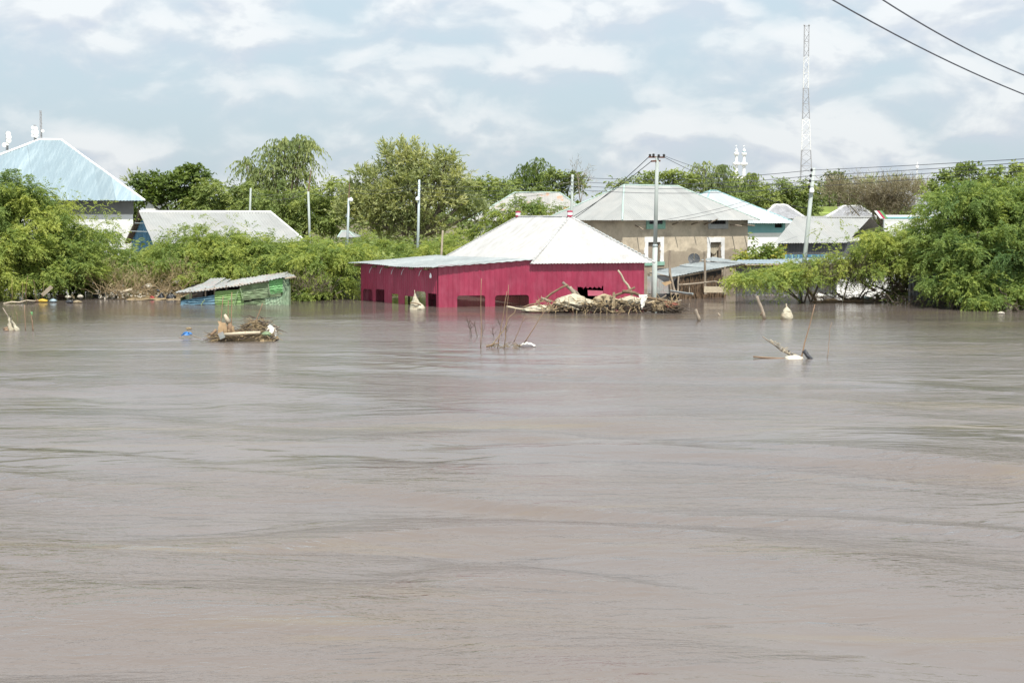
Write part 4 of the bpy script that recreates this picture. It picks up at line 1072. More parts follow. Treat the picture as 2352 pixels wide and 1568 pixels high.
tree('thorn_bush', 'thorn bush drooping to the water between the green shed and the red house', 'bush',
     [(735, 600, 65, 52, 0, 1.8), (790, 595, 55, 48, .4, 1.8), (705, 650, 36, 30, -1.2, 1.2), (745, 645, 55, 34, -.8, 1.4), (800, 640, 26, 30, 0, 1.0), (695, 600, 45, 40, 0, 1.4), (765, 662, 40, 20, -1.2, 1.1), (700, 672, 34, 14, -1.6, 1.0), (815, 605, 25, 34, .3, 1.0)], 67.4, 740, 'feather', 'leaf_thorn', 1.1, 5, group=G_L, stems=2, nbranch=14, gz=-1.2)
tree('thorn_bush', 'low thorn bush behind the lean-to roof of the red house', 'bush',
     [(850, 580, 60, 38, 0, 1.8), (915, 585, 60, 36, 0, 1.8), (985, 583, 55, 34, .4, 1.8), (880, 610, 80, 25, 0, 1.5), (1045, 560, 45, 30, 2, 1.6)], 75.5, 915, 'feather', 'leaf_thorn', 1.0, 6, group=G_L, stems=2, gz=-.8)
# --- right bank
G_R = 'thorn bushes along the right bank'
tree('thorn_bush', 'huge dark green thorn bush filling the right edge above the water', 'bush',
     [(2290, 460, 100, 70, .8, 2.4), (2200, 470, 75, 62, 1, 2.2), (2370, 500, 90, 90, 0, 2.4), (2250, 545, 110, 62, -.5, 2.4), (2330, 590, 100, 62, -1.2, 2.2), (2200, 590, 75, 50, -.5, 2), (2255, 650, 95, 36, -1.8, 1.8), (2370, 660, 60, 40, -2, 1.6), (2165, 540, 55, 45, .6, 1.8), (2180, 640, 55, 28, -1.6, 1.4), (2230, 680, 60, 14, -2.4, 1.2), (2310, 684, 60, 14, -2.6, 1.2)],
     61.5, 2270, 'feather', 'leaf_thorn_dark', 1.05, 7, group=G_R, stems=4, nbranch=24, gz=-1.2, tint0=(.1, .6), trunk_r=.2)
tree('thorn_bush', 'bright feathery thorn bush left of the huge right-hand bush, over the white wall', 'bush',
     [(2040, 545, 75, 32, 0, 1.8), (2105, 560, 65, 42, 0, 1.8), (2060, 600, 90, 30, -.6, 1.8), (2125, 612, 55, 24, -1, 1.4), (1985, 590, 60, 24, -.4, 1.5), (2000, 560, 50, 22, 0, 1.5), (2130, 520, 45, 28, 1, 1.5), (2140, 580, 45, 44, .5, 1.4), (1985, 612, 70, 14, -.6, 1.3), (1955, 626, 40, 7, -.8, 1.0)],
     64.5, 2090, 'feather', 'leaf_thorn', .85, 8, group=G_R, stems=3, nbranch=22, gz=-1.2, tint0=(.3, .85),
     extra=[([(1915, 528, 55, 7), (1960, 545, 60, 8), (1890, 552, 30, 5), (1950, 575, 60, 9)], 64, 'feather', .7)])
tree('thorn_bush', 'low thorn branches sweeping left across the water in front of the stall', 'bush',
     [(1755, 631, 62, 7, -.5, 1.2), (1805, 617, 62, 9, 0, 1.3), (1858, 604, 55, 12, 0, 1.4), (1785, 642, 45, 5, -.8, 1.0), (1908, 618, 48, 20, 0, 1.4), (1712, 638, 34, 4, -.9, .8), (1835, 629, 76, 8, -.4, 1.3), (1925, 600, 40, 14, .3, 1.2)],
     64, 1890, 'feather', 'leaf_thorn', .85, 9, group=G_R, stems=3, nbranch=20, gz=-1.2, tint0=(.35, .9),
     extra=[([(1800, 683, 35, 6), (1835, 672, 26, 12), (1770, 688, 15, 3)], 63, 'feather', 1.0)])
tree('yellow_shrub', 'yellow-green leafy shrub in front of the white house wall', 'shrub', [(1752, 582, 26, 22, 0, 1), (1722, 592, 20, 16, 0, .8)], 74.5, 1750, 'featherfar', 'leaf_yellow', 1.2, 10, gz=0, tint0=(.1, .6), nbranch=5)
tree('yellow_shrub', 'golden yellow low shrub beside the turquoise picket fence', 'shrub', [(1787, 592, 16, 12, 0, .7)], 74, 1787, 'featherfar', 'leaf_yellow', 1.1, 11, gz=0, tint0=(.6, 1.0), nbranch=4)

# --- trees behind
G_B = 'trees behind the houses'
tree('dense_tree', 'dense dark green tree with knobbly top right of the blue roof', 'tree',
     [(350, 440, 45, 38), (400, 425, 50, 34), (445, 415, 36, 28), (400, 465, 80, 30), (450, 455, 50, 34), (335, 462, 34, 24), (432, 398, 16, 14), (455, 394, 12, 11), (325, 420, 18, 12)], 100, 400, 'broad', 'leaf_dark', 1.1, 20, group=G_B, tint0=(.25, .7))
tree('palm', 'greyish palm crown poking out between the blue roof and the dense dark tree', 'palm', [(312, 420, 20, 13)], 112, 312, 'tuft', 'leaf_olive', 1.2, 21, sub=False, nbranch=0)
tree('acacia_tree', 'round-topped acacia between the dense dark tree and the tall weeping tree', 'tree',
     [(510, 440, 55, 34), (560, 450, 45, 36), (480, 470, 60, 26), (550, 480, 60, 28), (420, 490, 60, 22)], 98, 520, 'featherfar', 'leaf_far', 1.1, 22, group=G_B)
tree('gum_tree', 'tall weeping gum tree standing highest on the left half', 'tree',
     [(690, 335, 26, 32), (655, 345, 34, 38), (618, 365, 26, 34), (645, 395, 48, 30), (690, 375, 22, 28), (565, 388, 17, 24), (595, 405, 28, 26), (670, 420, 50, 26), (600, 432, 50, 20), (708, 350, 12, 24)],
     104, 650, 'weep', 'leaf_gum', .85, 23, group=G_B, bark='barkpale', trunk_r=.22, nbranch=22)
tree('acacia_tree', 'wide yellow-green tree below the tall weeping gum', 'tree',
     [(640, 470, 75, 40), (720, 470, 60, 40), (690, 505, 90, 34), (600, 500, 60, 30), (770, 480, 45, 36), (770, 425, 34, 16), (650, 530, 90, 24)], 92, 690, 'featherfar', 'leaf_far', 1.1, 24, group=G_B, tint0=(.3, .85))
tree('tamarisk_tree', 'big olive tamarisk-like tree with several pointed tops in the middle of the photo', 'tree',
     [(935, 355, 20, 28), (893, 368, 18, 30), (1028, 374, 19, 28), (950, 385, 50, 32), (1005, 400, 46, 34), (905, 410, 48, 36), (850, 412, 38, 30), (1052, 430, 42, 34), (960, 440, 70, 40), (880, 470, 68, 44), (1010, 480, 62, 42), (1072, 470, 34, 34), (850, 510, 50, 38), (920, 520, 56, 36), (985, 530, 60, 28), (822, 455, 34, 30), (1095, 500, 30, 34), (800, 495, 36, 36)],
     88, 950, 'tuft', 'leaf_olive', 1.35, 25, group=G_B, bark='barkpale', trunk_r=.3, nbranch=26, tint0=(.25, .8))
tree('tree', 'mid green tree just right of the big olive tree', 'tree', [(1120, 430, 36, 26), (1165, 435, 34, 24), (1130, 465, 50, 28), (1090, 420, 20, 16)], 112, 1140, 'featherfar', 'leaf_far', 1.0, 26, group=G_B)
tree('gum_tree', 'dark weeping tree with a double top above the rusty roof', 'tree', [(1205, 392, 17, 20), (1232, 388, 20, 24), (1215, 420, 34, 24), (1240, 425, 20, 24), (1190, 420, 16, 16)], 128, 1218, 'weep', 'leaf_dark', .9, 27, group=G_B, nbranch=10)
tree('tree', 'rounded tree left of the concrete pole behind the rusty roof', 'tree', [(1275, 415, 34, 20), (1310, 415, 28, 20), (1270, 440, 50, 18), (1330, 425, 18, 26)], 122, 1290, 'broad', 'leaf_far', 1.0, 28, group=G_B)
tree('bare_tree', 'thin leafless tree right of the concrete pole at the rusty roof', 'tree', [(1327, 408, 14, 26), (1340, 432, 20, 18)], 118, 1332, 'dry', 'leaf_dry', .55, 29, sub=False, nbranch=14, bark='barkpale', trunk_r=.12)
tree('acacia_tree', 'sparse flat-topped thorn tree in front of the rusty roof', 'tree',
     [(1200, 468, 60, 14), (1250, 476, 40, 12), (1160, 488, 50, 12), (1220, 495, 70, 12), (1135, 512, 45, 18), (1270, 500, 22, 12), (1190, 515, 70, 14), (1120, 535, 40, 18)], 86, 1195, 'feather', 'leaf_thorn', .42, 30, sub=True, nbranch=40, trunk_r=.16, lscale=1.1, tint0=(.3, .8), stems=2)
tree('tree', 'low tree above the left end of the mud house roof', 'tree', [(1440, 425, 28, 20), (1415, 445, 22, 16), (1395, 458, 16, 12), (1460, 440, 30, 20)], 106, 1430, 'featherfar', 'leaf_far', 1.0, 31, group=G_B)
tree('dense_tree', 'row-like green tree behind the mud house ridge', 'tree', [(1500, 415, 34, 16), (1545, 412, 36, 14), (1585, 420, 24, 16), (1520, 435, 60, 18)], 112, 1530, 'broad', 'leaf_far', 1.0, 32, group=G_B, tint0=(.35, .85))
tree('gum_tree', 'loose pale green tree right of the tall pole, behind the mud house', 'tree', [(1618, 395, 28, 24), (1600, 415, 30, 22), (1650, 412, 26, 20), (1625, 432, 44, 18), (1655, 388, 7, 10)], 114, 1620, 'weep', 'leaf_gum', .8, 33, group=G_B, nbranch=14)
tree('tree', 'green tree at the foot of the twin minarets', 'tree', [(1724, 418, 18, 22), (1690, 434, 28, 12), (1735, 432, 26, 18), (1660, 440, 30, 14)], 116, 1712, 'weep', 'leaf_far', .9, 34, group=G_B)
tree('acacia_tree', 'spreading yellow-green tree left of the lattice mast', 'tree', [(1795, 430, 26, 22), (1770, 445, 40, 18), (1830, 455, 40, 18), (1780, 470, 60, 18), (1840, 480, 45, 14), (1850, 430, 16, 18), (1720, 455, 50, 16)], 108, 1800, 'featherfar', 'leaf_far', 1.0, 35, group=G_B, tint0=(.3, .8))
tree('tree', 'leafy dark tree right of the leaning lamp pole', 'tree', [(1918, 412, 18, 16), (1905, 435, 28, 18), (1885, 455, 24, 22), (1930, 430, 20, 18)], 112, 1905, 'broad', 'leaf_dark', 1.0, 36, group=G_B)
tree('dry_scrub', 'brown leafless scrub thicket right of the leaning lamp pole', 'scrub', [(1930, 455, 40, 28), (1985, 455, 50, 30), (2040, 450, 45, 32), (2090, 455, 40, 34), (2000, 480, 90, 20), (2060, 490, 70, 18)], 104, 2010, 'dry', 'leaf_dry', 1.7, 37, nbranch=30, bark='barkpale', trunk_r=.12, stems=4)
tree('tree', 'small pointed green tree above the brown scrub', 'tree', [(1990, 428, 12, 12), (2010, 430, 10, 10), (2060, 428, 22, 14), (1970, 440, 24, 10), (2110, 440, 24, 18)], 118, 2020, 'tuft', 'leaf_olive', 1.0, 38, group=G_B)
tree('dense_tree', 'tall green tree topping the bush at the upper right edge', 'tree', [(2235, 410, 55, 24), (2180, 425, 45, 26), (2300, 425, 50, 24), (2150, 450, 35, 28), (2352, 420, 40, 28), (2240, 440, 80, 30), (2225, 388, 16, 8), (2345, 395, 14, 16)], 74, 2240, 'broad', 'leaf_far', 1.0, 39, group=G_B, tint0=(.3, .85), lscale=.85)

# far wood and the low growth on the land between the houses: nobody could count it
rg = np.random.default_rng(55)
lob = []
for x in np.arange(-420, 420, 5.5): lob.append([x + rg.uniform(-2, 2), 165 + rg.uniform(-8, 30), 2.2 + rg.uniform(-.5, 2.2), rg.uniform(3.5, 5.5), 3.5, rg.uniform(2.4, 4.2)])
dat = leaf_cloud(lob, 'broad', rg, .16, False, 2.6, -.3, (.1, .6))[0]
o = leaf_object('distant_wood', [dat], M['leaf_far'], None, rg, 'stuff'); TRI[0] += 2 * len(o.data.polygons)
lob = []
for i in range(90):
    y = rg.uniform(70.0, 73.5); x = rg.uniform(-29, -6.5)
    lob.append([x, y, .4, rg.uniform(1.2, 2.0), 1.0, rg.uniform(.8, 1.5)])
for i in range(26):
    y = rg.uniform(63.5, 66); x = rg.uniform(18.5, 25)
    lob.append([x, y, .3, rg.uniform(1.0, 1.6), .9, rg.uniform(.6, 1.1)])
for i in range(150):
    y = rg.uniform(81, 122); x = rg.uniform(-.42 * y - 6, .42 * y + 6)
    lob.append([x, y, .5, rg.uniform(1.4, 2.6), rg.uniform(1.2, 2.0), rg.uniform(.9, 2.0)])
dat = leaf_cloud(lob, 'featherfar', rg, .40, False, 1.5, -.1, (.1, .7))[0]
o = leaf_object('undergrowth', [dat], M['leaf_far'], None, rg, 'stuff'); TRI[0] += 2 * len(o.data.polygons)
# dead, mud-caked twigs at the foot of the banks
lob = lobes_q([(110, 640, 70, 20), (210, 640, 70, 18), (260, 655, 60, 22), (330, 660, 60, 26), (385, 655, 40, 34), (420, 650, 40, 30), (280, 680, 40, 12), (350, 682, 60, 12)], 67.5)
d1 = leaf_cloud(lob, 'dry', rg, 1.5, False, .62, -.2, (.1, .9))[0]
d2 = leaf_cloud(lobes_q([(280, 655, 55, 24), (340, 665, 60, 22), (395, 660, 40, 30), (60, 670, 60, 14), (150, 675, 40, 8)], 66.4), 'feather', rg, .35, False, .75, -.2, (.2, 1))[0]
o = leaf_object('dead_brush', [d1, d2], M['leaf_dead'], None, rg, 'stuff'); TRI[0] += 2 * len(o.data.polygons)
lob = lobes_q([(1940, 668, 55, 24), (2010, 675, 60, 22), (2080, 685, 60, 20), (2160, 690, 60, 22), (2230, 695, 60, 20), (2310, 700, 70, 20), (1880, 655, 40, 24), (1960, 650, 50, 28), (2030, 655, 50, 28), (700, 675, 40, 14), (745, 680, 20, 10)], 63.2)
d1 = leaf_cloud(lob, 'dry', rg, 1.5, False, .8, -.2, (.1, .7))[0]
o = leaf_object('bank_twigs', [d1], M['twig_dark'], None, rg, 'stuff'); TRI[0] += 2 * len(o.data.polygons)
print('leaf triangles', TRI[0])
# ------------------------------------------------------------------ poles and wires
def power_pole(label, q0, q1, Y, r0, r1, m, name='utility_pole', group='utility poles'):
    a, b = at(*q0, Y), at(*q1, Y); a = a.lerp(b, -1.2 / max(.1, (b - a).length)) if a.z > -.5 else a
    t = thing(name, label, 'pole', Vector((a.x, a.y, min(0, a.z))), group)
    return t, a, b
PY = 64.6
tA, a, b = power_pole('tall two-stage pole with rusty crossarm on top, at right corner of the red house', (1502, 690), (1509.5, 361), PY, .12, .08, None)
mid = a.lerp(b, .48)
MB().tube([a, mid], [.125, .115], 12).build('shaft', M['concrete'], tA, True)
MB().tube([mid - (b - a).normalized() * .15, b], [.095, .078], 12).build('upper_shaft', M['concrete'], tA, True)
MB().tube([mid - Zv * .03, mid + Zv * .06], [.13, .105], 12).build('joint_collar', M['galv'], tA, True)
xa = at(1490, 361, PY - .15), at(1526, 361.5, PY + .25)
cra = MB().tube([xa[0], xa[1]], .045, 4).build('crossarm', M['rust'], tA)
xb = at(1496, 370.5, PY - .2), at(1516, 369.5, PY + .1)
MB().tube([xb[0], xb[1]], .05, 4).build('crossarm', M['rust'], tA)
insA = []
for x, y in ((1493, 358), (1501, 357), (1513, 358.5), (1525, 358)):
    p = at(x, y, PY - .1); insA.append(p); MB().lathe(p - Zv * .06, [(.03, 0), (.06, .03), (.05, .07), (.065, .10), (.03, .14)], 8).build('insulator', M['black'], cra)
def plain_pole(label, q0, q1, Y, r0, r1, m, lamp=None, tip=None, blue=None):
    t, a, b = power_pole(label, q0, q1, Y, r0, r1, m)
    MB().tube([a, a.lerp(b, .5) + Vector((.02, 0, 0)), b], [r0, (r0 + r1) / 2, r1], 8).build('shaft', m, t, True)
    if tip: MB().tube([b, at(*tip, Y)], [r1 * .8, r1 * .35], 6).build('top_spike', M['wood_brown'], t)
    if lamp:
        p = at(*lamp, Y - .12); MB().tube([p, p.lerp(b, .0) + Vector((0, .12, .1))], .02, 5).build('lamp_bracket', M['galv'], t)
        MB().lathe(p - Zv * .16, [(.03, 0), (.11, .05), (.12, .14), (.06, .22)], 10).build('lamp', M['bulb'], t)
    return t, a, b
_, gB, gT = plain_pole('short whitish pole rising behind the white gabled roof', (571, 540), (576, 432), 84, .075, .055, M['concrete'])
_, fB, fT = plain_pole('pole with thin dark spike on top, left of the lamp pole', (711, 565), (708, 440), 80, .075, .06, M['concrete'], tip=(715, 388))
_, eB, eT = plain_pole('lamp pole with bulb on a dark upper spike, in front of the olive tree', (797, 560), (801, 455), 79, .075, .06, M['galv'], lamp=(806, 457), tip=(803, 420))
_, bB, bT = plain_pole('slender grey lamp pole in the middle of the big olive tree', (958, 600), (963, 413), 78, .085, .06, M['galv'], lamp=(959, 455))
_, cB_, cT_ = plain_pole('grey pole rising behind the ridge of the red house', (1311, 540), (1315, 401), 74.5, .085, .065, M['concrete'])
tD, dB, dT = plain_pole('leaning lamp pole on the right bank with insulators down its side', (1839, 672), (1869, 386), 65.5, .115, .085, M['concrete'], lamp=(1864.5, 436))
pp = wat(1013, 590)
_t = thing('wooden_post', 'pale squared wooden post standing behind the lean-to roof', 'post', at(1012, 600, 69))
MB().tube([at(1011, 640, 69), at(1017, 529, 69)], [.075, .06], 4).build('post', M['wood_pale'], _t)
insD, insC, insB, insE, insF = [], [], [], [], []
for i, y in enumerate((391, 404, 416, 429)):
    p = at(1866 - 3 * i * .6 - 2, y, 65.3); insD.append(p); MB().lathe(p - Zv * .07, [(.02, 0), (.06, .03), (.05, .07), (.06, .11), (.02, .15)], 8).build('insulator', M['black'], tD)
for i, y in enumerate((412, 422, 431, 440)): insC.append(at(1316, y - 5, 74.4))
for i in range(4): insB.append(at(962, 420 + i * 9, 77.9)); insE.append(at(803, 432 + i * 8, 78.9)); insF.append(at(714, 436 + i * 8, 79.9))
def wire(p, q, sag, r=.012, n=16):
    pts = [p.lerp(q, i / n) - Zv * sag * 4 * (i / n) * (1 - i / n) for i in range(n + 1)]
    return MB().tube(pts, r, 4)
def wires(pairs, label, sag, r, group='overhead wires'):
    for k, (p, q) in enumerate(pairs):
        _tag(wire(p, q, sag, r).build('wire', M['wire']), label[k] if isinstance(label, list) else label, 'wire', group)
nm = ['topmost', 'second', 'third', 'lowest']
wires(list(zip(insC, insD)), [f'{n} wire of the four between the red house pole and the leaning lamp pole' for n in nm], .25, .014)
farR = [at(2352, y, 47) + (at(2352, y, 47) - insD[i]) * .8 for i, y in enumerate((361, 369.5, 378, 389))]
wires(list(zip(insD, farR)), [f'{n} wire of the four running from the leaning lamp pole out past the right edge' for n in nm], .06, .014)
wires([(insB[i], insC[i]) for i in range(4)], [f'{n} wire of the four between the olive tree lamp pole and the red house pole' for n in nm], .35, .010)
wires([(insE[i], insB[i]) for i in range(2)], [f'{n} thin wire between the two lamp poles at the olive tree' for n in ('upper', 'lower')], .25, .010)
wires([(insF[i], insE[i]) for i in range(2)], [f'{n} thin wire between the spiked pole and the bulb lamp pole' for n in ('upper', 'lower')], .2, .010)
wires([(gT - Zv * .2, insF[0]), (gT - Zv * .5, insF[1])], [f'{n} thin wire left of the spiked pole' for n in ('upper', 'lower')], .25, .010)
wires([(xa[0], at(1322, 500, 75.5)), (xb[0], cT_ - Zv * 2.2)], ['upper slanting wire from the crossarm down over the mud house roof', 'lower slanting wire from the crossarm down behind the red house roof'], .12, .016)
wires([(xa[1], at(1850, 478, 76)), (insA[3], insD[3] + Vector((0, .2, 0)))], ['wire falling right from the crossarm towards the yellow-green trees', 'wire from the crossarm end to the leaning lamp pole'], .3, .012)
wires([(insD[1] + Vector((0, .1, -.1)), K + uT * .25 + nT * .55 + Zv * 3.5), (insD[2] + Vector((0, .1, -.1)), K + uT * .55 + nT * .55 + Zv * 3.42)], ['upper drop wire from the leaning lamp pole to the mud house eave', 'lower drop wire from the leaning lamp pole to the mud house eave'], .35, .009)
for qa, qb, ya, yb2, lab in (((1895, -10), (2352, 217), 40.0, 47.0, 'lower of two thick wires crossing the upper right sky'), ((2012, -10), (2352, 173), 41.0, 48.0, 'upper of two thick wires crossing the upper right sky')):
    p, q = at(*qa, ya), at(*qb, yb2); d = q - p
    pts_ = [p + d * t + Zv * (.55 * t * (t - 1)) for t in [-1.4 + i * 3.8 / 40 for i in range(41)]]
    _tag(MB().tube(pts_, .022, 4).build('cable', M['wire']), lab, 'wire', 'thick cables in the upper right sky')

# ------------------------------------------------------------------ lattice mast, minarets, antennas
YM = 250.0
mast = thing('lattice_mast', 'tall grey and white banded lattice radio mast', 'radio mast', at(1856, 470, YM) * 1.0)
ql = [(60, 1847.5, 1858.5), (131, 1846.5, 1857.5), (203, 1845, 1857), (274, 1843, 1859.5), (345, 1841, 1862), (417, 1838, 1866), (470, 1835, 1870)]
def legs(y):
    for (y0, l0, r0_), (y1, l1, r1_) in zip(ql, ql[1:]):
        if y <= y1:
            f = (y - y0) / (y1 - y0); return l0 + (l1 - l0) * f, r0_ + (r1_ - r0_) * f
    return ql[-1][1:]
def leg3(y):
    l, r = legs(y); a, b = at(l, y, YM), at(r, y, YM); wdt = (b - a).length; c = (a + b) / 2 + Vector((-wdt * .30, wdt * .8, 0)); return [a, b, c]
for si in range(6):
    y0, y1 = ql[si][0], ql[si + 1][0]; m = M['mast_white'] if si % 2 else M['mast_grey']; mb = MB()
    nb = 2 if si < 5 else 2; T = leg3(y0); B = leg3(y1 - .6)
    for i in range(3): mb.bar(T[i], B[i], .075 + .02 * si / 5, 5)
    for k in range(nb * 2):
        ya, yb3 = y0 + (y1 - y0) * k / (nb * 2), y0 + (y1 - y0) * (k + 1) / (nb * 2) - .3
        A, B2 = leg3(ya), leg3(yb3)
        for i in range(3):
            j = (i + 1) % 3
            mb.bar(A[i] if k % 2 else A[j], B2[j] if k % 2 else B2[i], .042, 4)
            if k % 2 == 0: mb.bar(A[i], A[j], .04, 4)
    mb.build('mast_section', m, mast)
mb = MB()
for i, p in enumerate(leg3(60)[:2]): mb.lathe(p, [(.12, 0), (.16, .12), (.08, .3)], 8)
mb.build('warning_lamp', M['mast_grey'], mast)
def minaret(label, qx, qtop, dome_m):
    Y = 230.0; k = ppm(Y); b = at(qx, 470, Y); t = thing('minaret', label, 'minaret', Vector((b.x, b.y, 0)), 'twin minarets')
    def z(q): return at(qx, q, Y).z
    def px(n): return n / k
    dq = qtop - 335
    MB().lathe((b.x, b.y, 0), [(px(3.9), 0), (px(3.6), z(378 + dq))], 16).build('shaft', M['white_clean'], t, False)
    for q0, w_ in ((379.5, 8.6), (356.5, 6.0)):
        MB().lathe((b.x, b.y, 0), [(px(w_ * .75), z(q0 + dq)), (px(w_), z(q0 + dq - 1.5)), (px(w_), z(q0 + dq - 5.5)), (px(w_ * .7), z(q0 + dq - 6.5))], 16).build('balcony', M['white_clean'], t)
    MB().lathe((b.x, b.y, 0), [(px(3.2), z(373 + dq)), (px(3.1), z(356 + dq))], 16).build('upper_shaft', M['white_clean'], t)
    for i in range(2):
        MB().lathe((b.x, b.y, 0), [(px(3.3), z(352 + dq - i * 3)), (px(3.3), z(350.6 + dq - i * 3))], 16).build('dome_band', dome_m, t)
        MB().lathe((b.x, b.y, 0), [(px(3.1), z(350.5 + dq - i * 3)), (px(3.1), z(349.1 + dq - i * 3))], 16).build('dome_band', M['white_clean'], t)
    dm = MB().lathe((b.x, b.y, 0), [(px(3.2), z(346 + dq)), (px(2.9), z(344 + dq)), (px(1.7), z(342 + dq)), (px(.6), z(341 + dq)), (px(.35), z(338.5 + dq))], 16).build('dome', M['white_clean'], t)
    pts = [Vector((b.x + px(1.5) * math.cos(an), b.y, z(336.3 + dq) + px(1.9) * math.sin(an))) for an in [R(-120 - 30 * i) for i in range(8)]]
    MB().tube(pts, [.02, .04, .06, .065, .06, .05, .035, .02], 5).build('crescent', M['white_clean'], t)
minaret('left white minaret with plain white dome', 1690, 335, M['white_clean'])
minaret('right white minaret with turquoise bands under its dome', 1707.5, 335.5, M['teal_paint'])
_m = thing('white_building', 'white block at the foot of the twin minarets', 'building', at(1690, 415, 229))
MB().box(at(1690, 408.5, 228.5), (2.0, 1.6, .5)).build('wall', M['white_clean'], _m)
def antenna(label, qx, q0, q1, Y, dishes, m='mast_grey'):
    a, b = at(qx, q0, Y), at(qx, q1, Y); t = thing('antenna_mast', label, 'antenna mast', Vector((a.x, a.y, 0)), 'antenna masts')
    a.z = 0
    mb = MB()
    for dx, dy in ((-.22, 0), (.22, 0), (0, .3)): mb.bar(a + Vector((dx, dy, 0)), b + Vector((dx * .5, dy * .5, 0)), .06, 4)
    n = 30
    for i in range(n):
        p = a.lerp(b, i / n); q = a.lerp(b, (i + 1) / n); s = .2 if i % 2 else -.2; mb.bar(p + Vector((s, 0, 0)), q - Vector((s, 0, 0)), .03, 3)
    mb.build('mast', M[m], t)
    for x, y, r in dishes:
        p = at(x, y, Y - .4); mb = MB(); mb.add([], [])
        d = Vector((.3, -1, .05)).normalized(); X_ = d.orthogonal().normalized(); Y_ = d.cross(X_)
        prof = [(r, 0), (r * .98, .16), (r * .6, .30), (.08, .36)]
        ring = []
        for rr, hh in prof: ring.append([p - d * hh + (X_ * math.cos(2 * math.pi * k / 14) + Y_ * math.sin(2 * math.pi * k / 14)) * rr for k in range(14)])
        vs_ = [v for r_ in ring for v in r_]; fs_ = [[i * 14 + k, i * 14 + (k + 1) % 14, (i + 1) * 14 + (k + 1) % 14, (i + 1) * 14 + k] for i in range(3) for k in range(14)] + [list(range(13, -1, -1)), [42 + k for k in range(14)]]
        mb.add(vs_, fs_); mb.build('dish', M['white_clean'], t)
        MB().bar(p - d * .3, Vector((a.x, a.y + .1, p.z)), .05, 4).build('dish_arm', M['mast_grey'], t)
antenna('leftmost antenna mast carrying a column of round dishes', 15.5, 360, 303, 200, [(19, 307, .34), (20, 315, .38), (20, 323, .36), (10, 333, .33), (17, 330, .25)])
antenna('antenna mast with clustered dishes just above the blue roof ridge', 80, 330, 287, 200, [(82, 304, .42), (76, 303, .26), (82, 295, .28), (75, 293, .22), (83, 312, .3), (76, 311, .26)])
antenna('slim whip antenna mast above the blue roof ridge', 93, 330, 254, 230, [(98, 301, .25)])
antenna('faint far mast above the bushes near the right edge', 2107, 420, 372, 420, [(2107, 382, .5)], 'mast_white')
# ------------------------------------------------------------------ things in the water
from mathutils import noise as mnoise
def crumple(c, rx, ry, rz, m, name, parent=None, seed=0, n=16, k=9, top=.0, flat=.25, amp=.16, lean=0.0):
    """a slumped, creased bag or sack shape"""
    rd = random.Random(seed); c = Vector(c); mb = MB(); rows = []
    ph = [rd.uniform(0, 6.3) for _ in range(6)]
    for j in range(k + 1):
        t = j / k; rr = math.sin(math.pi * (flat * .5 + (1 - flat * .5) * (t * .93 + .07))) ** .75 if j < k else .05
        rr = max(rr * (1 - top * t), .04)
        row = []
        for i in range(n):
            an = 2 * math.pi * i / n
            fx = mnoise.fractal(Vector((math.cos(an) * 1.6 + seed * 3.1, math.sin(an) * 1.6, t * 3.2)), .9, 2.1, 4) * .55
            f = 1 + fx * amp * 2.2 + amp * (math.sin(3 * an + ph[0] + t * 4) * .6 + math.sin(5 * an + ph[1] - t * 6) * .5 + math.sin(8 * an + ph[2] + t * 9) * .35) + rd.uniform(-1, 1) * amp * .35
            row.append(c + Vector((math.cos(an) * rx * rr * f + lean * t * rz, math.sin(an) * ry * rr * f, rz * (t + .05 * amp * math.sin(4 * an + ph[3])))))
        rows.append(row)
    vs_ = [v for r_ in rows for v in r_]
    fs_ = [[j * n + i, j * n + (i + 1) % n, (j + 1) * n + (i + 1) % n, (j + 1) * n + i] for j in range(k) for i in range(n)] + [list(range(n - 1, -1, -1)), [k * n + i for i in range(n)]]
    mb.add(vs_, fs_)
    return mb.build(name, m, parent, True)
def cloth(pts_grid, m, name, parent=None, th=.012):
    mb = MB(); r, c = len(pts_grid), len(pts_grid[0])
    off = Vector((0, th, 0))
    vs_ = [Vector(p) for row in pts_grid for p in row]; n = len(vs_); vs_ += [p + off for p in vs_]; fs_ = []
    for j in range(r - 1):
        for i in range(c - 1):
            a = j * c + i; fs_ += [[a, a + 1, a + c + 1, a + c], [a + n, a + c + n, a + c + 1 + n, a + 1 + n]]
    mb.add(vs_, fs_); return mb.build(name, m, parent, True)
def drape(qpts, Y, m, name, rows=6, cols=7, amp=.05, seed=0, parent=None, dY=0.0):
    """a rag spanning a quadrilateral of the view (lt, rt, rb, lb), creased in depth"""
    rd = random.Random(seed); P = [at(x, y, Y) for x, y in qpts]; g = []
    for j in range(rows):
        t = j / (rows - 1); row = []
        for i in range(cols):
            s = i / (cols - 1); p = P[0].lerp(P[1], s).lerp(P[3].lerp(P[2], s), t)
            row.append(p + Vector((rd.uniform(-1, 1) * amp * .5, dY * t + amp * math.sin(s * 11 + seed + t * 3) + rd.uniform(-1, 1) * amp * .5, rd.uniform(-1, 1) * amp * .45)))
        g.append(row)
    return cloth(g, m, name, parent)
def stick(q0, q1, Y0, Y1, r, m, label, name='branch', cat='branch', n=5, r2=None, wob=.03, group=None, seed=0):
    rd = random.Random(seed + int(q0[0] * 7)); a, b = at(*q0, Y0), at(*q1, Y1)
    pts = jag(a, b, n, wob, rd); r2 = r * .7 if r2 is None else r2
    return _tag(MB().tube(pts, [r + (r2 - r) * i / n for i in range(n + 1)], 7).build(name, m, None, True), label, cat, group)

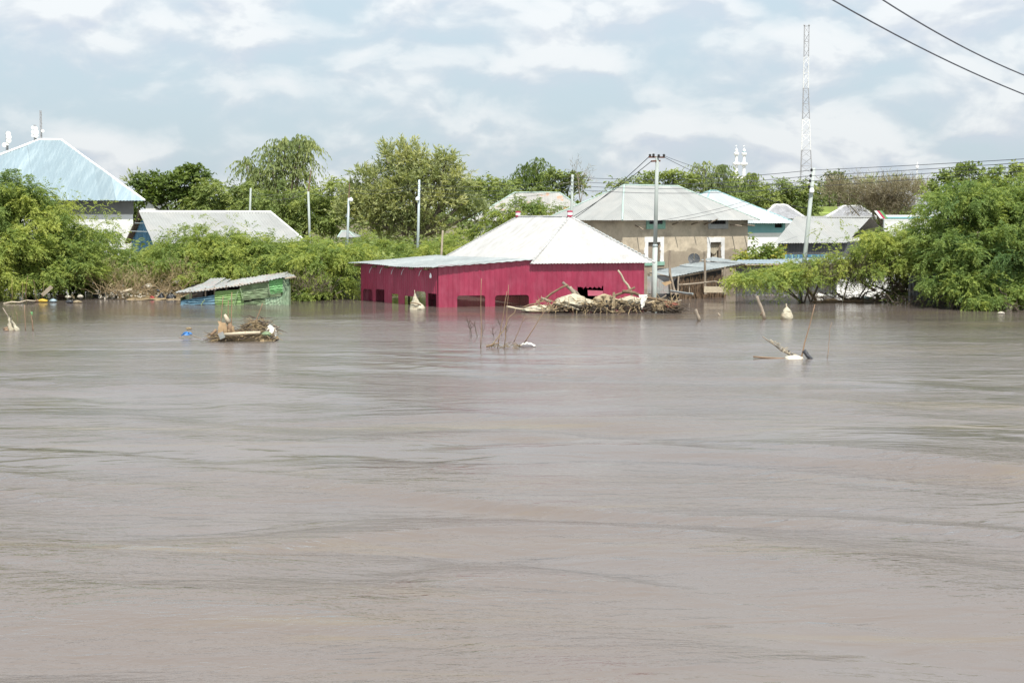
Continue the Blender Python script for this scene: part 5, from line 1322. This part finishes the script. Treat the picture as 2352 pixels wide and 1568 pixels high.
# --- the drift pile against the red house
YP = wat(1400, 716).y
G_P = 'drift pile against the red house'
stick((1340, 688), (1293, 650), YP + .6, YP + .3, .085, M['wood'], 'thick grey pole leaning up-left at the top left of the drift pile', seed=1, group=G_P)
stick((1240, 692), (1307, 652), YP + .2, YP + .2, .05, M['wood_brown'], 'thin brown pole crossing the leaning pole at the left of the drift pile', seed=2, group=G_P)
stick((1328, 688), (1310, 660), YP + .3, YP + .35, .10, M['wood'], 'short forked stump under the crossed poles of the drift pile', seed=3, group=G_P)
stick((1200, 706), (1240, 694), YP + .1, YP + .2, .04, M['wood_brown'], 'thin brown branch low at the left end of the drift pile', seed=4, group=G_P)
stick((1265, 694), (1242, 683), YP, YP - .1, .055, M['wood'], 'stubby branch end sticking up at the left end of the drift pile', n=3, seed=5, group=G_P)
stick((1350, 709), (1458, 658), YP - .2, YP - .5, .065, M['wood_brown'], 'long brown branch rising to the right across the drift pile', seed=6, group=G_P, wob=.025)
stick((1430, 669), (1560, 699), YP - .6, YP - .3, .07, M['wood_brown'], 'long branch sloping down to the right over the drift pile', seed=7, group=G_P, r2=.05, wob=.02)
stick((1452, 678), (1421, 620), YP + .3, YP + .1, .06, M['wood_pale'], 'pale bare branch standing up against the red wall', seed=8, r2=.035, group=G_P)
stick((1536, 704), (1565, 690), YP - .2, YP - .4, .05, M['wood'], 'grey branch stub at the right tip of the drift pile', n=3, seed=9, group=G_P)
stick((1480, 712), (1560, 700), YP - .45, YP - .4, .06, M['wood_brown'], 'dark branch along the waterline at the right end of the drift pile', seed=10, group=G_P)
stick((1230, 713), (1345, 704), YP - .5, YP - .3, .07, M['wood'], 'grey log along the waterline below the white sacks', seed=11, group=G_P)
stick((1512, 692), (1530, 677), YP - .1, YP - .2, .045, M['wood'], 'short upright twig right of the hanging white cloth', n=3, seed=12, group=G_P)
stick((1163, 704), (1205, 710), YP - .1, YP - .1, .04, M['wood_pale'], 'pale thin branch lying at the far left tip of the drift pile', n=4, seed=13, group=G_P)
def sackrow(label, q, Y, rx, rz, m, seed, top=.25, name='sack', cat='sack', amp=.16):
    p = at(*q, Y); p.z = max(p.z, -.08) + (.14 if q[0] > 1300 else 0); rz = rz - (.10 if q[0] > 1300 else 0)
    return _tag(crumple(p, rx, rx * .6, rz, m, name, None, seed, top=top, amp=amp * 1.15, n=34, k=18), label, cat, G_P)
sackrow('largest muddy white sack in the drift pile, under the torn hole', (1318, 714), YP - .05, .88, .66, M['sack'], 21, .35)
sackrow('flattened muddy sack spreading left into the water from the drift pile', (1240, 716), YP - .1, .85, .30, M['sack'], 22, .5)
sackrow('cream torn sack in the middle of the drift pile', (1388, 712), YP - .1, .62, .62, M['cloth_mud'], 23, .3)
sackrow('bulging white sack below the sloping branch of the drift pile', (1447, 714), YP + .1, .72, .58, M['sack'], 24, .3)
sackrow('brown mud-soaked bundle at the right end of the drift pile', (1518, 716), YP - .1, .62, .52, M['cloth_mud'], 25, .3)
sackrow('small brown bundle at the right tip of the drift pile', (1546, 717), YP - .1, .34, .42, M['cloth_mud'], 26, .2)
_tag(drape([(1468, 676), (1488, 677), (1484, 692), (1474, 711)], YP - .75, M['cloth_white'], 'cloth', 8, 7, .05, 3), 'white cloth hanging over the sloping branch of the drift pile', 'cloth', G_P)
_tag(drape([(1408, 671), (1413, 671), (1413, 716), (1404, 717)], YP - .72, M['cloth_mud'], 'cloth', 8, 4, .03, 4), 'narrow pale rag dangling into the water from the drift pile', 'cloth', G_P)
_tag(drape([(1525, 693), (1556, 695), (1556, 703), (1538, 712)], YP - .55, M['cloth_red'], 'cloth', 5, 6, .05, 5), 'faded red cloth strip at the right tip of the drift pile', 'cloth', G_P)
_tag(drape([(1365, 682), (1405, 678), (1400, 700), (1362, 704)], YP - .55, M['cloth_mud'], 'cloth', 7, 9, .10, 6), 'muddy torn sheet hung with twigs in the middle of the drift pile', 'cloth', G_P)
_tag(drape([(1392, 690), (1402, 688), (1396, 716), (1385, 717)], YP - .62, M['black_plastic'], 'plastic_sheet', 6, 4, .05, 7), 'black plastic sheet hanging in the middle of the drift pile', 'plastic sheet', G_P)
_tag(drape([(1270, 700), (1300, 690), (1340, 695), (1330, 712)], YP - .62, M['sack'], 'cloth', 6, 8, .09, 8), 'pale crumpled sheet in front of the largest sack', 'cloth', G_P)
_tag(drape([(1495, 700), (1522, 698), (1528, 712), (1498, 716)], YP - .66, M['cloth_mud'], 'cloth', 6, 7, .10, 9), 'brown folded cloth under the sloping branch at the right of the drift pile', 'cloth', G_P)
mbd = MB(); rd = random.Random(5)
for i in range(330):
    x = rd.uniform(1225, 1558); p = at(x, rd.uniform(690, 716), YP + rd.uniform(-1.0, .1)); an = rd.uniform(0, 6.3); l = rd.uniform(.12, .55)
    d = Vector((math.cos(an), rd.uniform(-.5, .5), math.sin(an) * .7)) * l; p.z = max(p.z, .02)
    mbd.tube(jag(p, p + d, 3, .12, rd), [.022, .018, .013, .007], 4)
_tag(mbd.build('twig_tangle', M['straw'], None), 'tangle of thin twigs caught in the drift pile', 'twigs', G_P, 'stuff')
mbd = MB()
for i in range(420):
    x = rd.uniform(1262, 1558); p = at(x, rd.uniform(698, 718), YP + rd.uniform(-.75, .1)); an = rd.uniform(-.5, .5); l = rd.uniform(.2, .8)
    p.z = max(p.z, .01); d = Vector((math.cos(an), rd.uniform(-.3, .3), math.sin(an) * .6)) * l
    mbd.tube(jag(p, p + d, 3, .10, rd), [.026, .022, .016, .008], 4)
_tag(mbd.build('dark_twigs', M['bark'], None), 'dark twigs added as shade under the sacks of the drift pile', 'twigs', G_P, 'stuff')  # dark twigs added to darken the shaded gap between sacks and water

# --- white bag on a stake by the red side wall
p = wat(957, 710); _t = thing('wrapped_stake', 'white bag tied in a cone round a stake before the red side wall', 'bag', p)
crumple(p - Zv * .05, .33, .26, .84, M['sack'], 'bag', _t, 41, top=.93, amp=.13, flat=1.0, lean=-.10, n=22, k=14)
crumple(p + Vector((.14, -.05, -.05)), .24, .2, .32, M['sack'], 'bag_fold', _t, 42, top=.5, amp=.16)
MB().tube([p + Vector((-.26, -.16, .28)), p + Vector((-.02, -.25, .27)), p + Vector((.20, -.17, .2))], .022, 5).build('tie', M['wood_brown'], _t)

# --- stakes and sack on the right
stick((1606, 737), (1598, 710), wat(1605, 737).y, wat(1605, 737).y, .075, M['wood'], 'short thick stake leaning left in the open water right of the drift pile', 'stake', 'stake', 3, seed=30)
stick((1654, 726), (1649, 719), wat(1652, 724).y, wat(1652, 724).y, .045, M['wood'], 'smallest stake tip just breaking the water', 'stake', 'stake', 2, seed=31)
stick((1756, 733), (1738, 680), wat(1755, 731).y, wat(1755, 731).y, .075, M['wood'], 'taller grey stake leaning left beside the white sack', 'stake', 'stake', 4, seed=32)
stick((1746, 724), (1752, 716), wat(1755, 731).y - .1, wat(1755, 731).y - .05, .025, M['wood_brown'], 'short dark twig on the side of the taller grey stake', 'twig', 'twig', 2, seed=33)
p = wat(1807, 732); _t = thing('wrapped_stake', 'white sack tied round a stake, right of the taller grey stake', 'sack', p)
crumple(p - Zv * .05, .27, .22, .46, M['sack'], 'sack', _t, 43, top=.45, amp=.10, n=22, k=12)
crumple(p + Zv * .22, .20, .17, .26, M['sack'], 'sack_neck', _t, 44, top=.75, amp=.12)
MB().bar(p + Zv * .2, p + Vector((-.03, 0, .58)), .035, 6, .02).build('stake', M['wood_pale'], _t)

# --- reeds with floating bits, right foreground
yr = wat(1840, 826).y
stick((1838, 830), (1873, 700), yr, yr, .022, M['reed'], 'long reed leaning right out of the drift at the right', 'reed', 'reed', 6, .010, .01)
stick((1899, 826), (1910, 740), yr, yr + .3, .008, M['reed'], 'thinnest reed right of the long leaning reed', 'reed', 'reed', 5, .005, .02)
stick((1825, 822), (1752, 774), yr, yr + .2, .028, M['wood'], 'grey branch slanting up-left from the right-hand drift', 'branch', 'branch', 5, .014, .02)
stick((1730, 819), (1835, 825.5), yr + .1, yr, .022, M['reed'], 'pale stalk floating flat left of the right-hand drift', 'stalk', 'stalk', 5, .018, .004)
_tag(crumple(wat(1825, 826) - Zv * .03, .26, .2, .16, M['trash'], 'rubbish_clump', None, 51, amp=.25), 'pale clump of rubbish at the foot of the leaning reed', 'rubbish')
stick((1866, 828), (1846, 806), yr - .1, yr, .05, M['black_plastic'], 'black wet branch beside the foot of the leaning reed', 'branch', 'branch', 4, .06, .04)
stick((1824, 820), (1810, 806), yr, yr + .1, .05, M['black_plastic'], 'black rag on the slanting grey branch', 'rag', 'rag', 3, .02, .06)
mb = MB(); rd = random.Random(9)
for i in range(70):
    f = rd.random(); p = at(1770 + f * 62, 783 + f * 40 + rd.uniform(-4, 3), yr + .05); d = Vector((rd.uniform(-.1, .16), rd.uniform(-.1, .1), rd.uniform(-.10, .06)))
    mb.tube(jag(p, p + d, 2, .15, rd), [.012, .009, .004], 4)
_tag(mb.build('dry_grass', M['wood_pale'], None), 'wisps of dry grass along the slanting grey branch', 'grass', None, 'stuff')

# --- reeds in the centre
yc = wat(1160, 800).y
G_C = 'reeds standing in the middle of the water'
for q0, q1, r, lab in (((1104, 802), (1106, 640), .014, 'leftmost straight reed in the middle of the water'), ((1143, 800), (1164, 668), .015, 'second tall reed, leaning slightly right'), ((1158, 800), (1169, 655), .015, 'tall reed nearest the white bag side of the pair'), ((1204, 788), (1250, 715), .017, 'reed slanting far right above the white floating bag'), ((1180, 786), (1205, 727), .012, 'thin short reed between the tall pair and the white bag')):
    stick(q0, q1, yc, yc, r, M['reed'], lab, 'reed', 'reed', 6, r * .55, .008, G_C)
stick((1128, 798), (1188, 706), yc - .1, yc - .05, .014, M['straw'], 'pale stalk crossing the tall reeds', 'stalk', 'reed', 7, .006, .03, G_C)
stick((1117, 796), (1145, 789), yc - .1, yc, .03, M['wood_brown'], 'dark twig floating at the foot of the tall reeds', 'twig', 'twig', 4, .015, .06)
mb = MB(); rd = random.Random(12)
for i in range(50):
    p = at(rd.uniform(1122, 1195), 0, yc); p.z = rd.uniform(.0, .1); d = Vector((rd.uniform(-.2, .2), rd.uniform(-.1, .1), rd.uniform(-.03, .14)))
    mb.tube(jag(p, p + d, 2, .15, rd), [.010, .008, .004], 4)
_tag(mb.build('twig_tangle', M['straw'], None), 'bits of floating twig round the foot of the tall reeds', 'twigs', None, 'stuff')
p = wat(1210, 797); _t = thing('floating_bag', 'white pleated plastic bag floating beside the tall reeds', 'bag', p)
mb = MB(); n = 9
G = []
for j in range(7):
    t = j / 6; G.append([p + Vector((-.26 + .50 * s + .05 * t, -.12 + .26 * t, .17 * math.sin(math.pi * min(1, s * .75 + .12)) * (1 - .6 * abs(t - .4)) - .02 + .012 * math.sin(s * 26 + t * 5))) for s in [i / 12 for i in range(13)]])
cloth(G, M['cloth_white'], 'bag', _t)
mb = MB(); rd = random.Random(3); _w = iter(('leftmost', 'second', 'third', 'fourth', 'fifth', 'sixth', 'rightmost'))
for x, y, h in ((1081, 772, 42), (1083, 772, 30), (1096, 772, 38), (1107, 771, 24), (1134, 772, 28), (1153, 769, 38), (1162, 768, 30)):
    _Y = wat(x, y).y; base_ = wat(x, y) - Zv * .1
    t_ = MB(); top = at(x + rd.uniform(-14, 10), y - h, _Y); t_.tube(jag(base_, top, 5, .05, rd), [.016, .014, .012, .01, .007, .004], 4)
    for _ in range(5):
        f = rd.uniform(.25, .8); s_ = base_.lerp(top, f); e_ = s_ + Vector((rd.uniform(-.2, .2), rd.uniform(-.1, .1), rd.uniform(.1, .3))); t_.tube(jag(s_, e_, 3, .08, rd), [.009, .007, .005, .003], 4)
    _tag(t_.build('bare_twig', M['bark'], None), next(_w) + ' of the seven bare dark twigs sticking out of the water around the reeds', 'twig', 'bare twigs left of the reeds')

# --- debris island on the left
yi = wat(560, 779).y
isl = 'things on the floating debris island'
mb = MB(); rd = random.Random(21)
c0_ = wat(565, 779)
def island_h(f): return .14 + .56 * math.exp(-((f - .72) / .26) ** 2)
for i in range(620):
    f = rd.random(); x = 492 + f * 138; d0 = rd.uniform(-.5, .55); hh = island_h(f) * (1 - (abs(d0) / .62) ** 2) * rd.uniform(.3, 1.0)
    p = at(x, 779, yi + d0); p.z = hh; an = rd.uniform(0, 6.3); l = rd.uniform(.15, .5)
    d = Vector((math.cos(an), math.sin(an) * .6, rd.uniform(-.45, .35))) * l; q = p + d; q.z = max(q.z, -.02)
    mb.tube(jag(p, q, 3, .10, rd), [.016, .014, .010, .005], 4)
_tag(mb.build('stick_heap', M['straw'], None), 'heap of mud-coloured sticks and stalks of the debris island on the left', 'debris', isl, 'stuff')
mb = MB()
for i in range(330):
    f = rd.random(); x = 492 + f * 138; d0 = rd.uniform(-.55, .45); hh = island_h(f) * (1 - (abs(d0) / .62) ** 2) * rd.uniform(.5, 1.08)
    p = at(x, 779, yi + d0); p.z = hh; an = rd.uniform(0, 6.3); l = rd.uniform(.15, .5)
    d = Vector((math.cos(an), math.sin(an) * .6, rd.uniform(-.45, .35))) * l; q = p + d; q.z = max(q.z, -.02)
    mb.tube(jag(p, q, 3, .10, rd), [.018, .015, .011, .005], 4)
_tag(mb.build('dark_sticks', M['bark'], None), 'dark wet sticks mixed through the debris island on the left', 'debris', isl, 'stuff')
mb = MB(); P = []
for j in range(9):
    t = j / 8; P.append([at(488 + s * 148, 779, yi) + Vector((0, (t - .5) * 1.0, island_h(s) * .72 * math.sin(math.pi * t) * min(1, 6 * min(s, 1 - s) + .1) - .03 + rd.uniform(-.02, .02))) for s in [i / 18 for i in range(19)]])
_tag(cloth(P, M['straw'], 'mud_mat'), 'sodden mat of mud and straw under the debris island', 'debris', isl, 'stuff')
_t = thing('bamboo_pole', 'pale straight pole lying along the front of the debris island', 'pole', at(560, 765, yi - .55)); _t['group'] = isl
MB().tube([at(516, 768, yi - .60), at(560, 765, yi - .62), at(598, 763.5, yi - .58)], [.05, .052, .045], 8).build('pole', M['wood_pale'], _t, True)
stick((497, 757), (483, 771), yi - .4, yi - .5, .05, M['wood_brown'], 'flat brown board at the left tip of the debris island', 'board', 'board', 3, group=isl)
_tag(drape([(502, 736), (520, 742), (522, 768), (500, 768)], yi - .42, M['cardboard'], 'cardboard', 5, 5, .05, 31), 'upright torn brown cardboard at the left of the debris island', 'cardboard', isl)
_tag(drape([(520, 752), (540, 750), (540, 768), (521, 769)], yi - .36, M['cardboard'], 'cardboard', 5, 5, .06, 32), 'second cardboard piece leaning behind the pale pole', 'cardboard', isl)
_tag(crumple(at(528, 768, yi - .3), .11, .11, .42, M['wood_brown'], 'stump', None, 33, top=.1, amp=.1), 'brown hollow stump standing on the debris island', 'stump', isl)
_t = MB().tube([at(525, 741, yi - .3), at(521, 732, yi - .32), at(516, 722, yi - .35)], [.075, .07, .04], 7).build('bamboo_end', M['wood_pale'], None, True); _tag(_t, 'pale split cane end sticking up above the hollow stump', 'cane', isl)
_tag(crumple(at(620, 776, yi - .2), .26, .22, .42, M['cloth_white'], 'bag', None, 34, top=.4, amp=.18), 'grey-white crumpled bag at the right end of the debris island', 'bag', isl)
_tag(crumple(at(612, 772, yi - .42), .16, .12, .16, M['green_b'], 'bag', None, 35, amp=.2), 'small green bag below the grey-white bag on the debris island', 'bag', isl)
_tag(crumple(at(588, 741, yi - .1), .09, .07, .06, M['trash'], 'bottle', None, 36, amp=.1), 'pale bottle on the crest of the debris island', 'bottle', isl)
_tag(MB().box(at(509, 770, yi - .66), (.16, .10, .20), (Vector((.9, 0, .4)), Vector((0, 1, 0)), Vector((-.4, 0, .9)))).build('tin', M['zinc_old'], None), 'grey metal tin at the waterline of the debris island', 'tin', isl)
stick((627, 770), (632, 752), yi - .4, yi - .4, .03, M['wood'], 'dark branch stub at the right end of the debris island', 'branch', 'branch', 3, group=isl)
for q0, q1, lab in (((505, 760), (513, 680), 'left reed of the three rising from the debris island'), ((523, 745), (524.5, 690), 'short middle reed of the debris island'), ((532, 752), (532.5, 671), 'right tall reed of the three rising from the debris island'), ((585, 745), (603, 697), 'slanting reed over the crest of the debris island')):
    stick(q0, q1, yi - .2, yi - .2, .017, M['reed'], lab, 'reed', 'reed', 6, .012, .008, isl)
_tag(drape([(422, 762), (436, 762), (443, 769), (414, 772)], wat(430, 775).y, M['blue_plastic'], 'plastic_bag', 5, 6, .04, 41), 'bright blue plastic bag floating left of the debris island', 'bag')
stick((410, 776), (430, 766), wat(430, 775).y - .05, wat(430, 775).y, .012, M['wood'], 'thin twig left of the blue bag', 'twig', 'twig', 3)
stick((436, 768), (462, 778), wat(430, 775).y - .05, wat(450, 778).y, .018, M['wood'], 'thin twig right of the blue bag', 'twig', 'twig', 4)
_tag(crumple(at(434, 757, yi + 1.5), .09, .06, .08, M['straw'], 'grass_tuft', None, 45, amp=.3), 'small dry grass tuft above the blue bag', 'grass tuft')
stick((424, 770), (432, 757), yi + 1.4, yi + 1.5, .008, M['reed'], 'thin stalk carrying the dry grass tuft', 'stalk', 'stalk', 3)
stick((628, 746), (642, 752), yi + 2, yi + 2, .03, M['wood'], 'gnarled twig afloat right of the debris island', 'twig', 'twig', 4, wob=.12)

# --- far left foreground: rag on a stick
ys_ = wat(35, 760).y
_tag(drape([(17, 726), (22, 724), (48, 757), (22, 762)], ys_, M['sack'], 'rag', 9, 8, .07, 50, dY=-.2), 'muddy white rag hanging from a stick at the left edge', 'rag')
stick((38, 761), (8, 706), ys_ + .1, ys_ + .2, .020, M['wood'], 'stick holding the muddy white rag at the left edge', 'stick', 'stick', 4)
_tag(crumple(wat(24, 760) - Zv * .03, .22, .2, .2, M['wood_brown'], 'twig_clump', None, 52, amp=.35), 'dark clump of roots at the foot of the muddy white rag', 'roots')
stick((59, 762), (56, 700), ys_, ys_, .015, M['reed'], 'straight thin stick right of the white rag', 'stick', 'stick', 4, .01, .01)
stick((76, 762), (70, 712), ys_, ys_, .022, M['reed'], 'crooked stick with a scrap of green, right of the white rag', 'stick', 'stick', 6, .012, .05)
_tag(drape([(70, 716), (75, 716), (75, 724), (71, 725)], ys_, M['green_c'], 'scrap', 3, 3, .02, 55), 'scrap of green plastic on the crooked stick', 'plastic scrap')
stick((38, 716), (42, 745), ys_ + .3, ys_ + .3, .010, M['reed'], 'thin stalk behind the white rag', 'stalk', 'stick', 4)

# --- left shore rubbish
yo = wat(60, 697).y
stick((8, 697), (82, 690), yo, yo + .2, .035, M['wood_pale'], 'long pale pole floating at the left shore', 'pole', 'pole', 4, group='left shore drift')
_p = MB(); plank(_p, at(97, 678, yo + .3), at(119, 658, yo + .4), .16, .03, Vector((.5, 0, .8))); _tag(_p.build('board', M['wood_pale'], None), 'pale board sticking up from the drift at the left shore', 'board', 'left shore drift')
_tag(crumple(wat(98, 694), .22, .15, .16, M['yellow_plastic'], 'jerrycan', None, 61, amp=.12), 'yellow plastic container in the left shore drift', 'container', 'left shore drift')
_tag(crumple(wat(122, 694), .16, .12, .16, M['zinc_blue'], 'bag', None, 62, amp=.15), 'pale blue bag right of the yellow container', 'bag', 'left shore drift')
for k, (x, y, m, lab) in enumerate(((156, 690, 'trash', 'pale lump on a dark clump, middle of the left shore drift'), (160, 696, 'black_plastic', 'dark clump afloat in the middle of the left shore drift'), (178, 696, 'cloth_mud', 'brown bundle right of the dark clump'), (185, 690, 'trash', 'small pale bag on the brown bundle'), (86, 694, 'wood_brown', 'brown root left of the yellow container'), (140, 683, 'wood_brown', 'flat dark driftwood above the pale blue bag'), (204, 680, 'trash', 'white bag caught on a twig near the left shore'), (219, 682, 'black_plastic', 'small black scrap right of the white bag on a twig'), (63, 686, 'black_plastic', 'black shoe-sized lump hanging over the floating pale pole'))):
    _tag(crumple(wat(x, y) + Zv * (.12 if 'pale' in lab and k in (0, 3) else 0), .13 + .03 * (k % 3), .10, .13 + .03 * (k % 2), M[m], 'rubbish', None, 70 + k, amp=.2), lab, 'rubbish', 'left shore drift')
for x, y0, y1 in ((49, 680, 655), (53, 690, 640), (57, 690, 655)):
    pass
for k, (x, y, h) in enumerate(((52, 692, 46), (60, 690, 58), (84, 690, 50), (96, 685, 40), (27, 690, 50))):
    stick((x, y), (x + (-2, 3, -6, 5, 2)[k], y - h), yo + .1, yo + .1, .012, M['reed'], ('thin stalk rising left of the pale board', 'taller thin stalk rising before the far left bush', 'thin stalk bending left beside the pale board', 'thin stalk just under the pale board', 'leftmost thin stalk at the left shore')[k], 'stalk', 'stalk', 5, .006, .03, 'stalks at the left shore')
# --- rubbish heap between the bushes and the green shed
yh = wat(330, 688).y
G_H = 'rubbish heap left of the green shed'
P = [[at(225 + s * 200, 690, yh) + Vector((0, t * 4.0 - .3, (.12 + .55 * t) * (s ** .7) * (1.0 - .25 * math.sin(s * 9)) + random.uniform(-.05, .05) - .05)) for s in [i / 20 for i in range(21)]] for t in [j / 6 for j in range(7)]]
_tag(cloth(P, M['straw'], 'mud_bank', th=-.1), 'bank of mud and straw left of the green shed', 'debris', G_H, 'stuff')
_t = MB().tube([at(276, 672, yh + .3), at(304, 664.5, yh + .4)], [.075, .065], 8).build('log', M['wood_pale'], None, True); _tag(_t, 'pale peeled log lying on the rubbish heap', 'log', G_H)
rd = random.Random(77)
desc = [('black_plastic', 'black plastic bag on a twig above the rubbish heap', 422, 640, .26, .34), ('red_plastic', 'red plastic tub in the rubbish heap', 349, 686, .13, .14), ('black_plastic', 'tall black bag standing by the shed corner', 370, 696, .20, .52), ('black_plastic', 'dark grey bag under the roof edge of the green shed', 392, 688, .24, .32), ('trash', 'white bag beneath the red tub', 352, 698, .22, .18), ('blue_plastic', 'small pale blue packet on the rubbish heap', 366, 669, .14, .12), ('zinc_old', 'grey bottle floating at the foot of the rubbish heap', 305, 695, .26, .12), ('cloth_white', 'white torn sheet draped on the rubbish heap', 342, 662, .22, .24), ('black_plastic', 'small dark bag left of the white torn sheet', 332, 664, .18, .2), ('trash', 'pale sack near the top right of the rubbish heap', 408, 652, .30, .22), ('trash', 'pale bundle left of the peeled log', 268, 672, .2, .18), ('cardboard', 'flat cardboard on the rubbish heap', 380, 668, .3, .1), ('cardboard', 'cardboard scrap at the waterline by the shed', 395, 699, .2, .06), ('trash', 'clear bottle upright on the rubbish heap', 372, 655, .1, .3)]
for k, (m, lab, x, y, r_, h_) in enumerate(desc):
    _tag(crumple(at(x, y, yh + (.2 if y > 680 else .6 + (690 - y) * .03)), r_, r_ * .7, h_, M[m], 'rubbish' if m in ('trash', 'cardboard') else 'bag', None, 90 + k, top=.2, amp=.2), lab, 'rubbish', G_H)
mb = MB()
for i in range(170):
    f = rd.random(); x = 228 + f * 195; t = rd.random(); p = at(x, 690, yh + t * 2.2); p.z = rd.uniform(.05, .25) + .5 * t * f; l = rd.uniform(.04, .12); an = rd.uniform(0, 6.3)
    mb.box(p, (l, l * .7, l * .45), (Vector((math.cos(an), 0, math.sin(an))), Vector((0, 1, 0)), Vector((-math.sin(an), 0, math.cos(an)))))
_tag(mb.build('litter', M['trash'], None), 'scattered pale litter over the rubbish heap', 'litter', G_H, 'stuff')
mb = MB()
for i in range(200):
    x = rd.uniform(225, 425); p = at(x, 690, yh + rd.uniform(-.2, 2.0)); p.z = rd.uniform(0, .5); an = rd.uniform(.2, 2.9); l = rd.uniform(.4, 1.4)
    mb.tube(jag(p, p + Vector((math.cos(an), rd.uniform(-.3, .3), abs(math.sin(an)) * .9)) * l, 4, .06, rd), [.016, .013, .011, .008, .004], 4)
_tag(mb.build('dead_stalks', M['straw'], None), 'dead stalks standing in the rubbish heap', 'stalks', G_H, 'stuff')
# --- right bank: bare branches, drift line and bags
rd = random.Random(31); G_K = 'bare branches along the right bank'
ORD = 'first second third fourth fifth sixth seventh eighth ninth tenth eleventh twelfth thirteenth fourteenth fifteenth last'.split()
for k, x in enumerate(sorted(rd.uniform(1900, 2345) for _ in range(16))):
    pass; yb4 = 690 + (x - 1900) * .06; Y0 = wat(x, yb4).y
    a_ = (x, yb4 + 4); b_ = (x + rd.uniform(-70, 70), yb4 - rd.uniform(18, 60))
    stick(a_, b_, Y0 + .1, Y0 + rd.uniform(.2, 1.5), rd.uniform(.025, .06), M['bark'], ORD[k] + ' bare branch from the left, rising from the water under the right-hand bushes', 'branch', 'branch', 6, .012, .08, G_K, seed=k * 3)
for k, (x, y, m, lab, r_, h_) in enumerate(((2318, 713, 'trash', 'pale rag on the branches at the lower right edge', .12, .34), (2333, 706, 'cloth_white', 'white scrap hanging at the lower right edge', .07, .2), (2300, 720, 'trash', 'pale lump at the water under the right edge bush', .14, .1), (1990, 686, 'zinc_blue', 'pale blue scrap in the drift under the bright right bush', .22, .14), (1910, 690, 'cardboard', 'brown board scrap in the drift beside the leaning pole', .3, .12), (1960, 690, 'cloth_mud', 'muddy cloth in the drift under the right bank', .26, .2), (1882, 682, 'cloth_white', 'grey-white plastic in the drift by the leaning pole', .22, .22))):
    _tag(crumple(wat(x, y) - Zv * .02, r_, r_ * .7, h_, M[m], 'rubbish', None, 140 + k, amp=.22), lab, 'rubbish', 'right bank drift')
for k, (q0, q1, m) in enumerate((((1935, 693), (1950, 640), 'wood_pale'), ((1875, 690), (1850, 660), 'wood_brown'), ((1860, 694), (2020, 690), 'wood_brown'), ((1985, 690), (2080, 702), 'wood'), ((2075, 640), (2100, 655), 'wood_pale'), ((1968, 640), (2010, 668), 'wood_brown'))):
    Y0 = wat(q0[0], 694).y
    _p = MB(); plank(_p, at(*q0, Y0), at(*q1, Y0 + .2), .12, .05, Vector((.2, -.3, 1))); _tag(_p.build('board', M[m], None), ('pale board standing in the drift on the right bank', 'brown plank leaning beside the leaning lamp pole', 'long dark plank at the waterline of the right bank', 'grey plank floating under the bright right bush', 'pale tilted board under the huge right bush', 'dark slanting plank before the white wall')[k], 'board', 'right bank drift')
mb = MB()
for i in range(380):
    x = rd.uniform(1880, 2350); yb4 = 688 + (x - 1880) * .062; p = wat(x, yb4); p += Vector((0, rd.uniform(-.1, 1.6), rd.uniform(0, .35))); an = rd.uniform(0, 6.3); l = rd.uniform(.15, .8)
    mb.tube(jag(p, p + Vector((math.cos(an), rd.uniform(-.4, .4), math.sin(an) * .5)) * l, 3, .1, rd), [.018, .015, .011, .006], 4)
_tag(mb.build('drift_twigs', M['bark'], None), 'twigs washed up under the right-hand bushes', 'twigs', None, 'stuff')
# satellite dish on the stall roof
p = at(1594, 599, 70.6); _t = thing('satellite_dish', 'dark satellite dish lying behind the stall roof below the right window', 'dish', p)
mb = MB(); d = Vector((-.1, -.9, .4)).normalized(); X_ = d.orthogonal().normalized(); Y_ = d.cross(X_)
vs_ = [p - d * h + (X_ * math.cos(2 * math.pi * k / 18) + Y_ * math.sin(2 * math.pi * k / 18)) * r_ + Zv * .1 for r_, h in ((.30, 0), (.22, .05), (.1, .09), (.02, .1)) for k in range(18)]
mb.add(vs_, [[i * 18 + k, i * 18 + (k + 1) % 18, (i + 1) * 18 + (k + 1) % 18, (i + 1) * 18 + k] for i in range(3) for k in range(18)]); mb.build('dish', M['darkgrey'], _t)
MB().bar(p + Zv * .1, p + d * .45 + Zv * .2, .025, 5).build('feed_arm', M['wood_pale'], _t)
